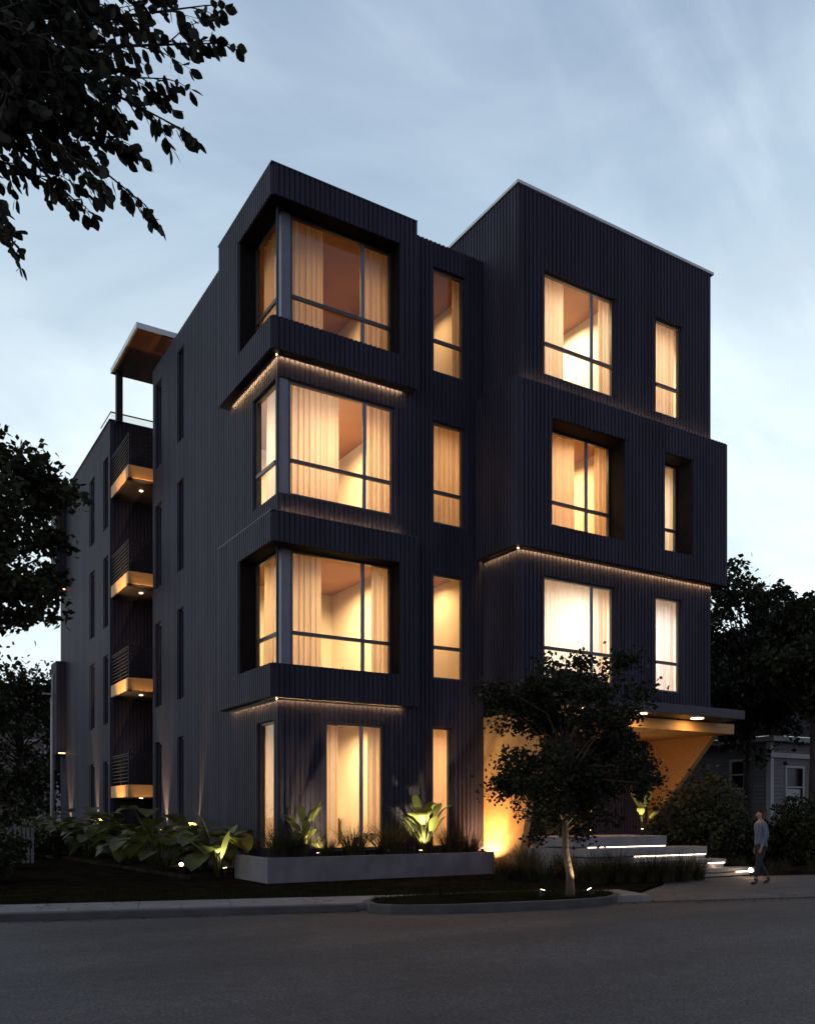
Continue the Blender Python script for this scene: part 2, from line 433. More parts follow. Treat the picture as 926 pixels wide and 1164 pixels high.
# ------------------------------------------------------------------ rooms behind the windows
def room(x0, x1, y0, y1, z0, z1, power, col, lx=None, ly=None, hang=.06, wallm='wall_in'):
    m = MB(); m.quad((x0, y0, z0), (x1, y0, z0), (x1, y1, z0), (x0, y1, z0)); P_(m, 'room_floor', 'floor_in')
    m = MB(); m.quad((x0, y0, z1), (x0, y1, z1), (x1, y1, z1), (x1, y0, z1)); P_(m, 'room_ceiling', 'ceil_in')
    m = MB(); m.quad((x0, y1, z0), (x1, y1, z0), (x1, y1, z1), (x0, y1, z1))
    m.quad((x1, y1, z0), (x1, y0, z0), (x1, y0, z1), (x1, y1, z1))
    if x0 > 1: m.quad((x0, y0, z0), (x0, y1, z0), (x0, y1, z1), (x0, y0, z1))
    P_(m, 'room_wall', wallm)
    lx = (x0+x1)/2 if lx is None else lx; ly = y0+1.9 if ly is None else ly
    light('room_light', 'AREA', (lx, ly, z1-hang), power, col, size=min(2.2, .55*(x1-x0)), aim=(lx, ly + .15, z0)).data.spread = R(156)
WARM = (1, .61, .29); MIDW = (1, .68, .35); SOFT = (1, .78, .52); NEUT = (1, .86, .68); COOL = (1, .88, .84)
FL = [(.73, 4.3), (4.75, 8.5), (8.98, 12.6), (13.0, 16.58)]
for i, (z0, z1) in enumerate(FL):
    pw = (300, 330, 290, 110)[i]
    room(.1, 3.95, .1, 5.0, z0, z1, pw, (MIDW, MIDW, WARM, WARM)[i], 2.3, 2.6)
    room(4.1, 6.1, .1, 3.6, z0, z1, (150, 75, 90, 32)[i], WARM, 5.2, 2.0)
for i, (z0, z1) in enumerate(((4.95, 8.5), (9.0, 12.6), (13.0, 16.9))):
    yy = -1.36 if i != 1 else -1.12
    room(6.4, 10.4, yy, 3.4, z0, z1, (420, 270, 350)[i], (NEUT, WARM, SOFT)[i], 8.9, .9)
    room(10.55, 13.46, yy, 3.4, z0, z1, (330, 280, 300)[i], (COOL, SOFT, SOFT)[i], 12.0, .9)

light('pane_fill_light', 'POINT', (1.7, 1.7, 11.2), 105, (1, .84, .62), size=.45)  # added unseen fill that whitens the third floor side pane, no lamp stands here
# ------------------------------------------------------------------ curtains (things hanging inside)
def curtain(axis, plane, a0, a1, z0, z1, label, m='c_warm', amp=.045, wl=.16, group='curtains inside the lit windows'):
    n = max(12, int(abs(a1-a0)/.016)); c = MB(); ph = rnd.random()*6
    vs, fs = [], []
    for i in range(n+1):
        a = a0 + (a1-a0)*i/n
        for j in range(5):
            t = j/4
            d = amp*(math.sin(2*math.pi*a/wl + ph) + .45*math.sin(2*math.pi*a/(wl*1.7) + ph*2))*(1.1-.35*t)
            d += .01*math.sin(a*9 + t*5)
            q = plane + d
            vs.append((a, q, z0+(z1-z0)*t) if axis == 'x' else (q, a, z0+(z1-z0)*t))
    for i in range(n):
        for j in range(4): fs.append((i*5+j, (i+1)*5+j, (i+1)*5+j+1, i*5+j+1))
    c.add(vs, fs)
    return tag(c.build('curtain', m, None, True), label, 'curtain', group)
X = x_on
def pair(z, l, r_, storey, room_name):
    curtain('x', .42, l[0], l[1], *z, f'cream curtain left of the gap in the {storey} corner window')
    curtain('x', .42, r_[0], r_[1], *z, f'narrow cream curtain right of the mullion in the {storey} corner window')
pair((13.02, 16.56), (.45, X(366, .42)), (X(409, .42), 3.4), 'top floor', '')
pair((9.0, 12.58), (.45, X(386, .42)), (X(416, .42), 3.4), 'third floor', '')
pair((4.77, 8.48), (.45, X(364, .42)), (X(421, .42), 3.4), 'second floor', '')
pair((.75, 4.28), (1.1, X(384, .42)), (X(418, .42), 3.2), 'ground floor', '')
curtain('y', .42, 1.0, 1.95, 13.02, 16.56, 'cream curtain in the left-hand pane of the top floor corner window')
curtain('y', .42, .6, 1.75, 9.0, 12.58, 'bright white curtain filling the left-hand pane of the third floor corner window', 'c_sheer')
curtain('y', .42, 1.05, 1.95, 4.77, 8.48, 'cream curtain in the left-hand pane of the second floor corner window')
curtain('y', .24, .3, 1.5, .75, 4.28, 'cream curtain in the ground floor side window near the corner')
curtain('x', .38, X(513, .38), 5.7, 13.02, 16.56, 'pale curtain on the right of the top narrow middle window')
curtain('x', .38, 4.3, 5.7, 9.0, 12.58, 'orange lit curtain filling the third floor narrow middle window')
curtain('x', .38, 4.3, 5.4, .75, 4.28, 'flat tan curtain in the ground floor narrow window beside the entrance', amp=.012)
yc = yR + .5
curtain('x', yc, 6.8, X(641, yc), 13.02, 16.8, 'cream curtain left in the wide top floor window of the right block')
curtain('x', yc, X(681, yc), 9.9, 13.02, 16.8, 'cream curtain right in the wide top floor window of the right block')
curtain('x', yc, 11.0, 12.6, 13.02, 16.8, 'peach curtain filling the narrow top floor window of the right block')
yd = -.82
curtain('x', yd, 6.8, X(653, yd), 9.03, 12.55, 'cream curtain left in the wide deep set third floor window')
curtain('x', yd, X(675, yd), 10.0, 9.03, 12.55, 'cream curtain right in the wide deep set third floor window')
curtain('x', yd, 11.0, 12.8, 9.03, 12.55, 'white curtain filling the narrow deep set third floor window', 'c_sheer')
curtain('x', yc, 6.8, X(683, yc), 5.0, 8.46, 'brilliant white sheer curtain standing in for a sky reflection in the wide second floor window above the street tree', 'c_sheer', amp=.03)  # white sheet added in place of the bright sky mirrored in this pane
curtain('x', yc+.12, X(680, yc), 9.95, 5.0, 8.46, 'orange lit curtain at the right edge of the wide second floor window')
curtain('x', yc, 11.0, 12.6, 5.0, 8.46, 'lilac white curtain filling the narrow second floor window of the right block', 'c_sheer')

# near-black plates added to keep the deep reveals dark despite room light
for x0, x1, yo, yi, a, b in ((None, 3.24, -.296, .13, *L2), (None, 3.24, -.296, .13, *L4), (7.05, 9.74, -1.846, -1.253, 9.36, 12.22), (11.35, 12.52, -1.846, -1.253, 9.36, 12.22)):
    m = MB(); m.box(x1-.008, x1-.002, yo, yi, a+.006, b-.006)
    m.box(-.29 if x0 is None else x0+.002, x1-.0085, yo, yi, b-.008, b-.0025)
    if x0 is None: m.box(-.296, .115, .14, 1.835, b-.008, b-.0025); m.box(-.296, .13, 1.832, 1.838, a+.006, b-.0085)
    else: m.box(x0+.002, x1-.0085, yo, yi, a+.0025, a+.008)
    P_(m, 'reveal_shade_plate', 'matte')
# furniture glimpsed in the rooms
t = thing('picture_frame', 'small dark framed panel seen through the ground floor window', 'picture', (x_on(391, 4.9), 4.9, 1.9))
m = MB(); lx = t.location.x; m.box(lx-.22, lx+.22, 4.93, 4.97, 1.62, 2.16); bevel(m.build('frame', 'dark_obj', t))
m = MB(); m.box(lx-.18, lx+.18, 4.922, 4.928, 1.66, 2.12); m.build('canvas', 'fixture', t)
t = thing('sideboard', 'low wooden sideboard inside the ground floor front room', 'sideboard', (3.1, 4.6, .73))
m = MB(); m.box(2.3, 3.85, 4.3, 4.95, .85, 1.5); bevel(m.build('cabinet', 'soffit_wood', t))
m = MB(); m.box(2.26, 3.89, 4.27, 4.97, 1.502, 1.54); m.build('top', 'linen', t)
for a in (2.36, 3.73):
    m = MB(); m.box(a, a+.06, 4.35, 4.41, .73, .85); m.build('leg', 'dark_obj', t)
t = thing('dining_table', 'pale table with a vase seen low in the second floor corner window', 'table', (2.7, 2.6, 4.75))
m = MB(); m.box(2.0, 3.6, 2.2, 3.1, 5.48, 5.52); m.build('tabletop', 'linen', t)
for a in (2.06, 3.48):
    for b in (2.26, 2.98):
        m = MB(); m.box(a, a+.06, b, b+.06, 4.75, 5.48); m.build('leg', 'dark_obj', t)
m = MB(); m.lathe(3.0, 2.5, [(.05, 5.521), (.09, 5.58), (.1, 5.68), (.04, 5.8), (.05, 5.84)], 14)
tag(m.build('vase', 'linen', None, True), 'small round vase on the table in the second floor corner window', 'vase')

# ------------------------------------------------------------------ balconies
for i, z in enumerate((2.65, 6.36, 10.04, 13.72)):
    s = MB(); s.box(-.83, 1.16, 11.1, 13.62, z-.42, z); so = P_(s, 'balcony', 'wood')
    s = MB(); s.box(-.80, 1.15, 11.14, 13.61, z-.436, z-.422); s.build('soffit', 'flat', so)
    r_ = MB()
    for k in range(8):
        zz = z + .12 + k*.125
        r_.box(-.80, -.775, 11.15, 13.6, zz, zz+.03); r_.box(-.773, 1.15, 11.125, 11.15, zz, zz+.03)
    for (a, b) in ((-.79, 11.137), (-.79, 12.3), (-.79, 13.55), (.2, 11.137), (1.1, 11.137)):
        r_.box(a-.018, a+.018, b-.018, b+.018, z, z+1.06)
    r_.box(-.815, -.76, 11.1, 13.6, z+1.06, z+1.1); r_.box(-.758, 1.15, 11.1, 11.155, z+1.06, z+1.1)
    r_.build('railing', 'fixture', so)
    s = MB(); s.lathe(-.1, 12.2, [(.07, z-.455), (.07, z-.437)], 14); s.build('downlight', 'downlight', so)
    light('balcony_light', 'SPOT', (-.1, 12.2, z-.47), 12, MIDW, size=.05, aim=(-.1, 12.2, 0), angle=110)
    # added spots in mid-air that brighten the fascia, no fixtures there
    light('fascia_fill', 'SPOT', (-1.75, 11.6, z-1.3), 420 if i < 3 else 220, (1, .55, .2), size=.04, aim=(-.83, 12.0, z-.3 - (.15 if i == 3 else 0)), angle=60)
    light('fascia_fill', 'SPOT', (-.4, 10.98, z-1.2), 110, (1, .55, .2), size=.04, aim=(-.3, 11.1, z-.3), angle=60)
# roof terrace canopy
s = MB(); s.box(-.86, 3.0, 9.9, 13.55, 17.88, 18.06); c = P_(s, 'terrace_roof', 'coping')
s = MB(); s.box(-.80, 2.95, 9.96, 13.5, 17.85, 17.878); s.build('soffit', 'soffit_wood', c)
s = MB(); s.box(-.72, -.5, 13.2, 13.42, 16.05, 17.85); s.build('column', 'fixture', c)
s = MB(); s.box(2.6, 2.8, 13.2, 13.4, 16.05, 17.85); s.build('column', 'fixture', c)
s = MB(); s.box(-.8, 1.2, 13.75, 13.77, 16.24, 16.55); s.build('guard_glass', 'glass', c)
s = MB(); s.box(-.82, 1.2, 13.73, 13.79, 16.55, 16.58); s.box(-.82, -.79, 13.79, 15.4, 16.55, 16.58); s.build('guard_rail', 'wood', c)
light('terrace_light', 'POINT', (.6, 10.6, 17.2), 4, (1, .55, .25), size=.1)

# ------------------------------------------------------------------ entrance canopy and portal
s = MB(); s.box(5.9, 13.05, -3.3, yR+.1, 4.36, 4.62); can = bevel(P_(s, 'canopy', 'flat'), .008)
for xx in (7.2, 9.3, 11.55):
    s = MB(); s.lathe(xx, -2.85, [(.17, 4.335), (.19, 4.358)], 18); s.build('downlight', 'downlight', can)
    light('canopy_light', 'AREA', (xx, -2.85, 4.32), 16, (1, .6, .25), size=.3, aim=(xx, -2.6, 0))
s = MB(); s.box(6.15, 13.72, -2.4, .9, 4.04, 4.33); P_(s, 'portal_beam', 'wood')
# leaning side panels
s = MB(); yf = [(-2.38, 4.035), (-2.0, 2.2), (-1.4, -.1), (.6, -.1), (.6, 4.035)]
s.add([(6.16, a, b) for a, b in yf] + [(6.36, a, b) for a, b in yf],
      [(0,1,2,3,4), (9,8,7,6,5)] + [(i, 5+i, 5+(i+1)%5, (i+1)%5) for i in range(5)]); P_(s, 'portal_panel', 'wood')
s = MB(); yf = [(-1.82, 4.035), (0.0, 2.1), (.85, 1.2), (.85, 4.035)]
s.add([(13.5, a, b) for a, b in yf] + [(13.7, a, b) for a, b in yf],
      [(0,1,2,3), (7,6,5,4)] + [(i, 4+i, 4+(i+1)%4, (i+1)%4) for i in range(4)]); P_(s, 'portal_panel', 'wood')
s = MB(); wall(s, 'x', .86, -1, 6.37, 13.68, 0, 4.9, [(8.2, 10.4, .75, 3.6)]); P_(s, 'entrance_wall', 'metal')
window('x', .93, 8.202, 9.298, .752, 3.598, dark=True); window('x', .93, 9.302, 10.398, .752, 3.598, dark=True)
s = MB(); s.box(6.17, 13.69, yR+.2, .84, 4.885, 4.9 - .002); P_(s, 'underside', 'flat')
s = MB(); s.box(6.36, 13.69, yR-.3, .86, .3, .74); P_(s, 'porch_slab', 'stone')
light('portal_light', 'POINT', (11.6, -.4, 2.9), 13, (1, .6, .3), size=.2)
light('portal_light', 'POINT', (7.4, -.8, 2.6), 80, (1, .5, .18), size=.2)

# steps / terraces
st = thing('entrance_steps', 'pale stone entrance terraces with glowing LED edges behind the street tree', 'steps', (8.5, -3.8, 0))
for i, (yf, x1, z0, zt, zl) in enumerate(((-3.4, 9.67, .1, 1.06, .79), (-4.0, 10.55, .08, .78, .57), (-4.45, 10.75, .06, .46, .36), (-4.85, 11.4, .04, .24, .14))):
    yb = -1.9 if i == 0 else -3.4 + .001 - .002*i
    s = MB()
    s.box(6.4, x1, yf, -1.9, z0, zl - .03) if False else None
    s.box(6.4, x1 + .0, yf + .05, (-1.9, -3.36, -3.96, -4.41)[i], z0, zl - .02)
    s.box(6.38, x1 + .04, yf, (-1.9, -3.35, -3.95, -4.40)[i] + .0, zl + .012, zt)
    bevel(s.build('step', 'stone', st), .01)
    s = MB(); s.box((6.9, 7.9, 10.1, 10.7)[i], x1, yf + .012, yf + .035, zl - .016, zl + .01); s.build('led_strip', 'led_white', st)

# ------------------------------------------------------------------ ground, road, pavements
RA = gr(0, 1039, .12); RB = gr(390, 1028.3, .12)
RDIR = (RB - RA); RDIR.z = 0; RDIR.normalize(); RN = Vector((-RDIR.y, RDIR.x, 0))
def rp(t, n, z=0): 
    p = RA + RDIR*t + RN*n; return (p.x, p.y, z)
def road_t(p): return (Vector(p) - RA).dot(RDIR)
def road_n(p): return (Vector(p) - RA).dot(RN)
m = MB(); m.box(-260, 260, -200, 320, -.3, -.06); struct(m, 'ground', 'lawn')
m = MB(); m.quad(rp(-90, -9.6), rp(110, -9.6), rp(110, .3), rp(-90, .3)); struct(m, 'road', 'asphalt')
tI = road_t(gr(404, 1027, .12)); tE = road_t(gr(704, 1018, .1))
# sidewalk flags
m = MB()
xx = -40
while xx < tE + .4:
    m.prism([rp(xx + .006, .16)[:2], rp(min(xx+1.494, tE + .5), .16)[:2], rp(min(xx+1.494, tE + .5), 1.42)[:2], rp(xx+.006, 1.42)[:2]], -.05, .12)
    xx += 1.5
struct(m, 'sidewalk', 'walk')
m = MB(); m.prism([rp(-40, .0)[:2], rp(tI, .0)[:2], rp(tI, .155)[:2], rp(-40, .155)[:2]], -.05, .112); bevel(struct(m, 'kerb', 'kerb'), .02)
# forecourt
m = MB(); m.prism([rp(tE+.51, .0)[:2], rp(60, .0)[:2], rp(60, 5.4)[:2], rp(tE+3.9, 5.2)[:2], rp(tE+2.6, 3.2)[:2], rp(tE+1.0, 1.46)[:2], rp(tE+.51, 1.40)[:2]], -.05, .02)
struct(m, 'forecourt', 'paver')
# front lawn and beds
m = MB(); m.prism([rp(-40, 1.43)[:2], rp(tE+.9, 1.43)[:2], rp(tE+2.5, 3.25)[:2], rp(tE+3.8, 5.3)[:2], rp(tE+3.8, 9)[:2], rp(-40, 40)[:2]], -.05, .06)
struct(m, 'lawn', 'lawn')
m = MB(); m.prism([(-1.9, .9), (0, .9), (0, 11), (-.83, 13.6), (-.83, 26), (-3.5, 26)], .0, .16); struct(m, 'planting_bed', 'soil')
m = MB(); m.prism([rp(tE+4.2, 5.45)[:2], rp(60, 5.6)[:2], rp(60, 14)[:2], rp(tE+4.2, 14)[:2]], -.05, .1); struct(m, 'planting_bed', 'soil')
m = MB(); m.prism([rp(-90, -12)[:2], rp(110, -12)[:2], rp(110, -9.6)[:2], rp(-90, -9.6)[:2]], -.05, .1); struct(m, 'near_verge', 'lawn')
# tree island
ring = [(412,1026.5),(420,1030.5),(445,1032),(480,1032),(520,1031.2),(560,1029.8),(600,1028.3),(640,1026.4),(675,1024.2),(697,1021.6),(705,1018.6),(698,1016),(675,1014.4),(640,1014.2),(600,1015),(560,1016.2),(520,1017.6),(480,1019.6),(445,1021.8),(420,1024)]
pts = [gr(a, b, .1) for a, b in ring]
cen = sum(pts, Vector())/len(pts)
m = MB(); inner = [p + (cen-p).normalized()*.14 for p in pts]
m.prism([(p.x, p.y) for p in inner], -.02, .135); struct(m, 'island_lawn', 'lawn')
m = MB(); n = len(pts)
m.add([(p.x, p.y, -.02) for p in pts] + [(p.x, p.y, .142) for p in pts] + [(p.x, p.y, .142) for p in inner] + [(p.x, p.y, .1) for p in inner],
      [f for i in range(n) for j in [(i+1) % n] for f in ((i, j, n+j, n+i), (n+i, n+j, 2*n+j, 2*n+i), (2*n+i, 2*n+j, 3*n+j, 3*n+i))])
bevel(struct(m, 'island_kerb', 'kerb'), .015)

# grass stuff
def blade(mb, p, h, w, ang, lean, segs=2):
    d = Vector((math.cos(ang), math.sin(ang), 0)); s_ = Vector((-d.y, d.x, 0))
    vs = []
    for i in range(segs+1):
        t = i/segs
        c = Vector(p) + d*lean*h*t*t + Vector((0, 0, h*(t - .25*lean*t*t)))
        ww = w*(1-t)**.7
        vs += [c - s_*ww/2, c + s_*ww/2]
    mb.add(vs, [(2*i, 2*i+1, 2*i+3, 2*i+2) for i in range(segs)])
g = MB()
for _ in range(16000):
    t = rnd.uniform(-6, tE+.5); nn = 1.44 + abs(rnd.gauss(0, 1.6))
    p = rp(t, nn, .06)
    if -3.2 < p[0] - .0 < 5.5 and p[1] > -2.0: continue
    blade(g, p, rnd.uniform(.03, .1), .012, rnd.random()*6.28, rnd.uniform(0, .8))
def inpoly(p, poly):
    c = False; j = len(poly)-1
    for i in range(len(poly)):
        if (poly[i].y > p[1]) != (poly[j].y > p[1]) and p[0] < (poly[j].x-poly[i].x)*(p[1]-poly[i].y)/(poly[j].y-poly[i].y)+poly[i].x: c = not c
        j = i
    return c
x0, x1 = min(p.x for p in inner), max(p.x for p in inner); y0, y1 = min(p.y for p in inner), max(p.y for p in inner)
k = 0
while k < 6500:
    p = (rnd.uniform(x0, x1), rnd.uniform(y0, y1))
    if inpoly(p, inner): blade(g, (*p, .135), rnd.uniform(.03, .09), .012, rnd.random()*6.28, rnd.uniform(0, .8)); k += 1
tag(g.build('lawn_grass', 'grass'), 'short dark grass on the lawn and the tree island', 'grass', kind='stuff')

# fallen leaves along the kerb
fl = MB()
for _ in range(420):
    t = rnd.uniform(-4, tE + 6); nn = rnd.choice((rnd.uniform(-.35, -.03), rnd.uniform(.1, 1.5), rnd.gauss(-.15, .12)))
    z = .125 if (0 < nn < 1.42 and t < tE) else (.03 if nn > 0 else .006)
    if nn > 0 and tE < t < tE + .6: continue
    p = Vector(rp(t, nn, z)); a = rnd.random()*6.28; l = rnd.uniform(.03, .065)
    d = Vector((math.cos(a), math.sin(a), 0))*l; q = Vector((-math.sin(a), math.cos(a), 0))*l*.35
    fl.add([p - d, p + q + Vector((0, 0, .012*rnd.random())), p + d + Vector((0, 0, .015*rnd.random())), p - q], [(0, 1, 2, 3)])
tag(fl.build('fallen_leaves', 'dead_leaf'), 'scattered dead leaves along the kerb and pavement', 'leaves', kind='stuff')

# ------------------------------------------------------------------ planter
pl = thing('planter_box', 'long low grey concrete planter in front of the ground floor windows', 'planter', (1.2, -1.2, 0))
x0, y0 = -.69 - .12, -1.2
pa = gr(304, 1008)
px0, py0 = pa.x, pa.y
px1 = x_on(562, py0)
m = MB(); tk = .14; top = .64
m.box(px0, px1, py0, py0+tk, 0, top); m.box(px0, px0+tk, py0+tk, py0+2.1, 0, top)
m.box(px1-tk, px1, py0+tk, -.05, 0, top)
bevel(m.build('wall', 'concrete', pl), .012)
m = MB(); m.box(px0+tk, px1-tk, py0+tk, -.05, .3, top-.1); m.build('soil', 'soil', pl)

# ------------------------------------------------------------------ plants
def leafblade(mb, base, tip_dir, length, width, droop, up=Vector((0, 0, 1)), segs=5, fold=.18):
    d = Vector(tip_dir).normalized(); s_ = d.cross(up)
    if s_.length < .05: s_ = d.cross(Vector((1, .2, 0)))
    s_.normalize(); nrm = s_.cross(d).normalized()
    vs = []
    for i in range(segs+1):
        t = i/segs
        c = Vector(base) + d*length*t - Vector((0, 0, 1))*droop*length*t*t
        ww = width*.5*(math.sin(math.pi*min(1, t*.93+.05))**.75)
        if i == segs: ww = .004
        vs += [c - s_*ww + nrm*ww*fold, c, c + s_*ww + nrm*ww*fold]
    fs = []
    for i in range(segs):
        fs += [(3*i, 3*i+1, 3*i+4, 3*i+3), (3*i+1, 3*i+2, 3*i+5, 3*i+4)]
    mb.add(vs, fs)
def broad_plant(loc, h, n, ll, lw, label, group, m='broad', seed=0, name='broadleaf_plant', erect=False):
    r = random.Random(seed); t = thing(name, label, 'plant', loc, group)
    lf, sm = MB(), MB(); L0 = Vector(loc)
    for i in range(n):
        a = 6.283*i/n + r.uniform(-.5, .5); sp = r.uniform(.15, .55)*h*(0.5 if erect else 1)
        hh = h*r.uniform(.45, 1.0)
        tip = L0 + Vector((math.cos(a)*sp, math.sin(a)*sp, hh*.78))
        mid = L0 + Vector((math.cos(a)*sp*.3, math.sin(a)*sp*.3, hh*.45))
        sm.tube([L0 + Vector((math.cos(a)*.03, math.sin(a)*.03, -.02)), mid, tip], [.02, .014, .009], 5)
        el = r.uniform(.5, 1.3) if erect else r.uniform(-.25, .75)
        dirv = Vector((math.cos(a)*math.cos(el), math.sin(a)*math.cos(el), math.sin(el)))
        leafblade(lf, tip, dirv, ll*r.uniform(.75, 1.15), lw*r.uniform(.8, 1.15), r.uniform(.3, .75) if not erect else r.uniform(.05, .4), segs=6)
    lf.build('foliage', m, t, True); sm.build('stem', 'broad', t, True)
    return t
def grass_clump(loc, h, n, label, group, seed=0, name='grass_clump', m='reed', spread=.9):
    r = random.Random(seed); g = MB()
    for i in range(n):
        a = r.random()*6.283; q = r.random()**.5*.16*h/.6
        blade(g, (math.cos(a)*q, math.sin(a)*q, -.02), h*r.uniform(.6, 1.15), .016*max(.6, h), a + r.uniform(-.5, .5), r.uniform(.1, spread), 4)
    o = g.build(name, m, None, True); o.location = loc
    return tag(o, label, 'grass plant', group)

# ------------------------------------------------------------------ ground spotlights
nlamp = 0
def spot_fixture(loc, aim, power, label, angle=60, col=(1, .68, .34), glow=True):
    t = thing('ground_spotlight', label, 'spotlight', loc, 'small garden spotlights')
    l = Vector(loc); d = (Vector(aim)-l).normalized()
    s = MB(); s.tube([l + Vector((0, 0, -.5 if loc[2] == .5 else -.05)), l + Vector((0, 0, .07))], .012, 8); s.build('stake', 'fixture', t)
    hd = l + Vector((0, 0, .09))
    s = MB(); s.tube([hd - d*.07, hd - d*.05, hd + d*.06], [.03, .042, .045], 12); s.build('housing', 'fixture', t, True)
    s = MB(); s.tube([hd + d*.055, hd + d*.066], .04, 12); s.build('lens', 'lens', t)
    light('spot_beam', 'SPOT', hd + d*.09, power, col, size=.03, aim=hd + d*2, angle=angle)
# globe garden lights that read as bright dots
def globe(loc, power, label, col=(1, .72, .38), r=.055):
    t = thing('globe_light', label, 'garden light', loc, 'round garden lights')
    l = Vector(loc)
    s = MB(); s.lathe(l.x, l.y, [(.03, l.z-.06), (.03, l.z+.03), (.045, l.z+.035), (.045, l.z+.05)], 12); s.build('base', 'fixture', t)
    s = MB(); prof = [(r*math.sin(math.pi*(k+.6)/9), l.z+.05+r - r*math.cos(math.pi*(k+.6)/9)) for k in range(8)]
    s.lathe(l.x, l.y, prof, 14); s.build('bulb', 'lens', t, True)
    light('globe_glow', 'POINT', (l.x, l.y, l.z + .05 + r*2 + .05), power, col, size=.05)

# wall scallops on the left side
side_names = ['nearest the planter', 'second from the planter', 'below the tall slot windows']
for (yy, nm) in ((3.6, side_names[0]), (6.15, side_names[1]), (9.1, side_names[2])):
    spot_fixture((-.42, yy, .5), (-.06, yy, 2.6), 1700, f'uplight at the foot of the ribbed side wall, {nm}', 44, (1, .62, .27))
for (yy, nm) in ((15.4, 'just past the balconies'), (18.0, 'midway along'), (20.9, 'at the far end')):
    spot_fixture((-1.25, yy, .5), (-.89, yy, 2.6), 1700 if yy < 20 else 1300, f'uplight at the foot of the rear block, {nm}', 44, (1, .62, .27))
def on_planter(px, y, z=.56): return (x_on(px, y), y, z)
spot_fixture(on_planter(362, -1.0), on_planter(352, -.1, 1.6), 420, 'bright spotlight at the planter edge left of the ground floor window', 75, (1, .74, .38))
spot_fixture(on_planter(478, -1.0), on_planter(482, -.5, 1.6), 420, 'bright spotlight under the glowing paddle leaves in the planter', 80, (1, .8, .42))
spot_fixture(on_planter(548, -.95), (6.16, -.5, 1.6), 150, 'bright spotlight at the right end of the planter by the orange portal panel', 75, (1, .66, .3))
p = gr(206, 987, .1); globe((p.x, p.y, .1), 4, 'round glowing light on the dark lawn left of the planter')
spot_fixture(on_planter(289, .35, .3), on_planter(270, 1.0, 1.4), 30, 'spotlight just behind the left end of the planter', 70)
spot_fixture((5.62, -.42, .3), (6.16, -.35, 1.5), 420, 'small spotlight hard against the orange portal panel', 150, (1, .52, .22))
p = gr(810, 994.5, .05); globe((p.x, p.y, .05), 4, 'round light at the foot of the lowest step')
p = gr(853, 994, .1); globe((p.x, p.y, .1), 5, 'round light among the dry grasses beside the walking person')
ti = gr(648, 1020, .135)
spot_fixture((ti.x + .22, ti.y - .30, .15), (ti.x, ti.y, .8), 150, 'small uplight at the base of the street tree trunk', 60)
spot_fixture((ti.x - .75, ti.y - .1, .15), (ti.x - .4, ti.y + .1, .9), 3, 'small dim light in the island grass left of the trunk', 90)
spot_fixture((9.15, -3.05, 1.08), (9.55, -2.75, 2.2), 55, 'bright spotlight on the upper terrace beside the paddle plant', 80, (1, .8, .42))
spot_fixture((7.4, -3.0, 1.08), (7.3, -2.7, 2.0), 16, 'spotlight on the upper terrace half hidden behind the street tree', 80, (1, .8, .42))

# ---- left bed broadleaf plants
LB = 'big leaved plants in the bed along the side wall'
words = ['nearest the planter end', 'beside the nearest wall uplight', 'in front of the second wall uplight', 'tall and rounded below the balconies',
         'low with spread leaves before the balconies', 'in the middle of the side bed', 'just past the balconies', 'below the rear block slots',
         'with raised leaves by the rear block', 'near the far end of the bed', 'at the far end beside the pale pole', 'in the front row, left part',
         'in the front row, middle', 'in the front row, right part', 'smallest in the front row', 'crowding the rear block corner', 'between pole and rear block', 'leaning over the lawn edge']
spec = [(268,1.6,1.2),(250,3.4,1.25),(226,5.2,1.3),(178,7.5,2.0),(162,9.2,1.5),(150,11.0,1.6),(128,12.5,1.65),(112,14.5,1.8),(100,16.5,1.85),(82,19.0,1.85),(46,20.5,1.6),(70,12.0,1.25),(110,9.5,1.2),(190,4.8,1.3),(140,6.8,1.1),(95,12.5,1.5),(62,17.0,1.6),(36,15.0,1.35)]
for i, (px, yy, h) in enumerate(spec):
    xx = -1.0 if i < 3 else -1.3 if i < 7 else -1.9
    y = max(1.4, y_on(px, xx))
    broad_plant((xx + rnd.uniform(-.2, .2), y, .14), h*1.08, 15, .62, .62, f'dark big leaved plant {words[i]}', LB, seed=i+3)
broad_plant((*gr(215, 972, .1).xy, .1), .95, 6, .62, .17, 'glowing paddle leaved plant on the lawn left of the planter', 'paddle leaved plants lit by spotlights', 'paddle', 31, 'paddle_plant', True)
broad_plant((x_on(248, .6), .6, .14), 1.2, 7, .75, .2, 'upright lit paddle leaved plant behind the planter\'s left end', 'paddle leaved plants lit by spotlights', 'paddle', 33, 'paddle_plant', True)
broad_plant(on_planter(345, -.55, .53), 1.25, 13, .62, .2, 'lit paddle leaved plant left of the ground floor window', 'paddle leaved plants lit by spotlights', 'paddle', 34, 'paddle_plant', True)
broad_plant(on_planter(482, -.6, .53), 1.5, 26, .68, .26, 'brightest paddle leaved plant in the middle of the planter', 'paddle leaved plants lit by spotlights', 'paddle', 35, 'paddle_plant', True)
broad_plant(on_planter(432, -.5, .53), .95, 9, .4, .26, 'dark round leaved plant in front of the ground floor window', 'dark plants in the concrete planter', 'broad', 36)
broad_plant((9.5, -2.75, 1.06), 1.25, 6, .62, .22, 'lit paddle leaved plant on the upper terrace', 'paddle leaved plants lit by spotlights', 'paddle', 37, 'paddle_plant', True)
broad_plant((7.3, -2.75, 1.06), .9, 9, .32, .16, 'small lit bush on the upper terrace behind the street tree', 'paddle leaved plants lit by spotlights', 'paddle', 38, 'paddle_plant', True)
p = gr(192, 985, .1)
globe_dummy = None
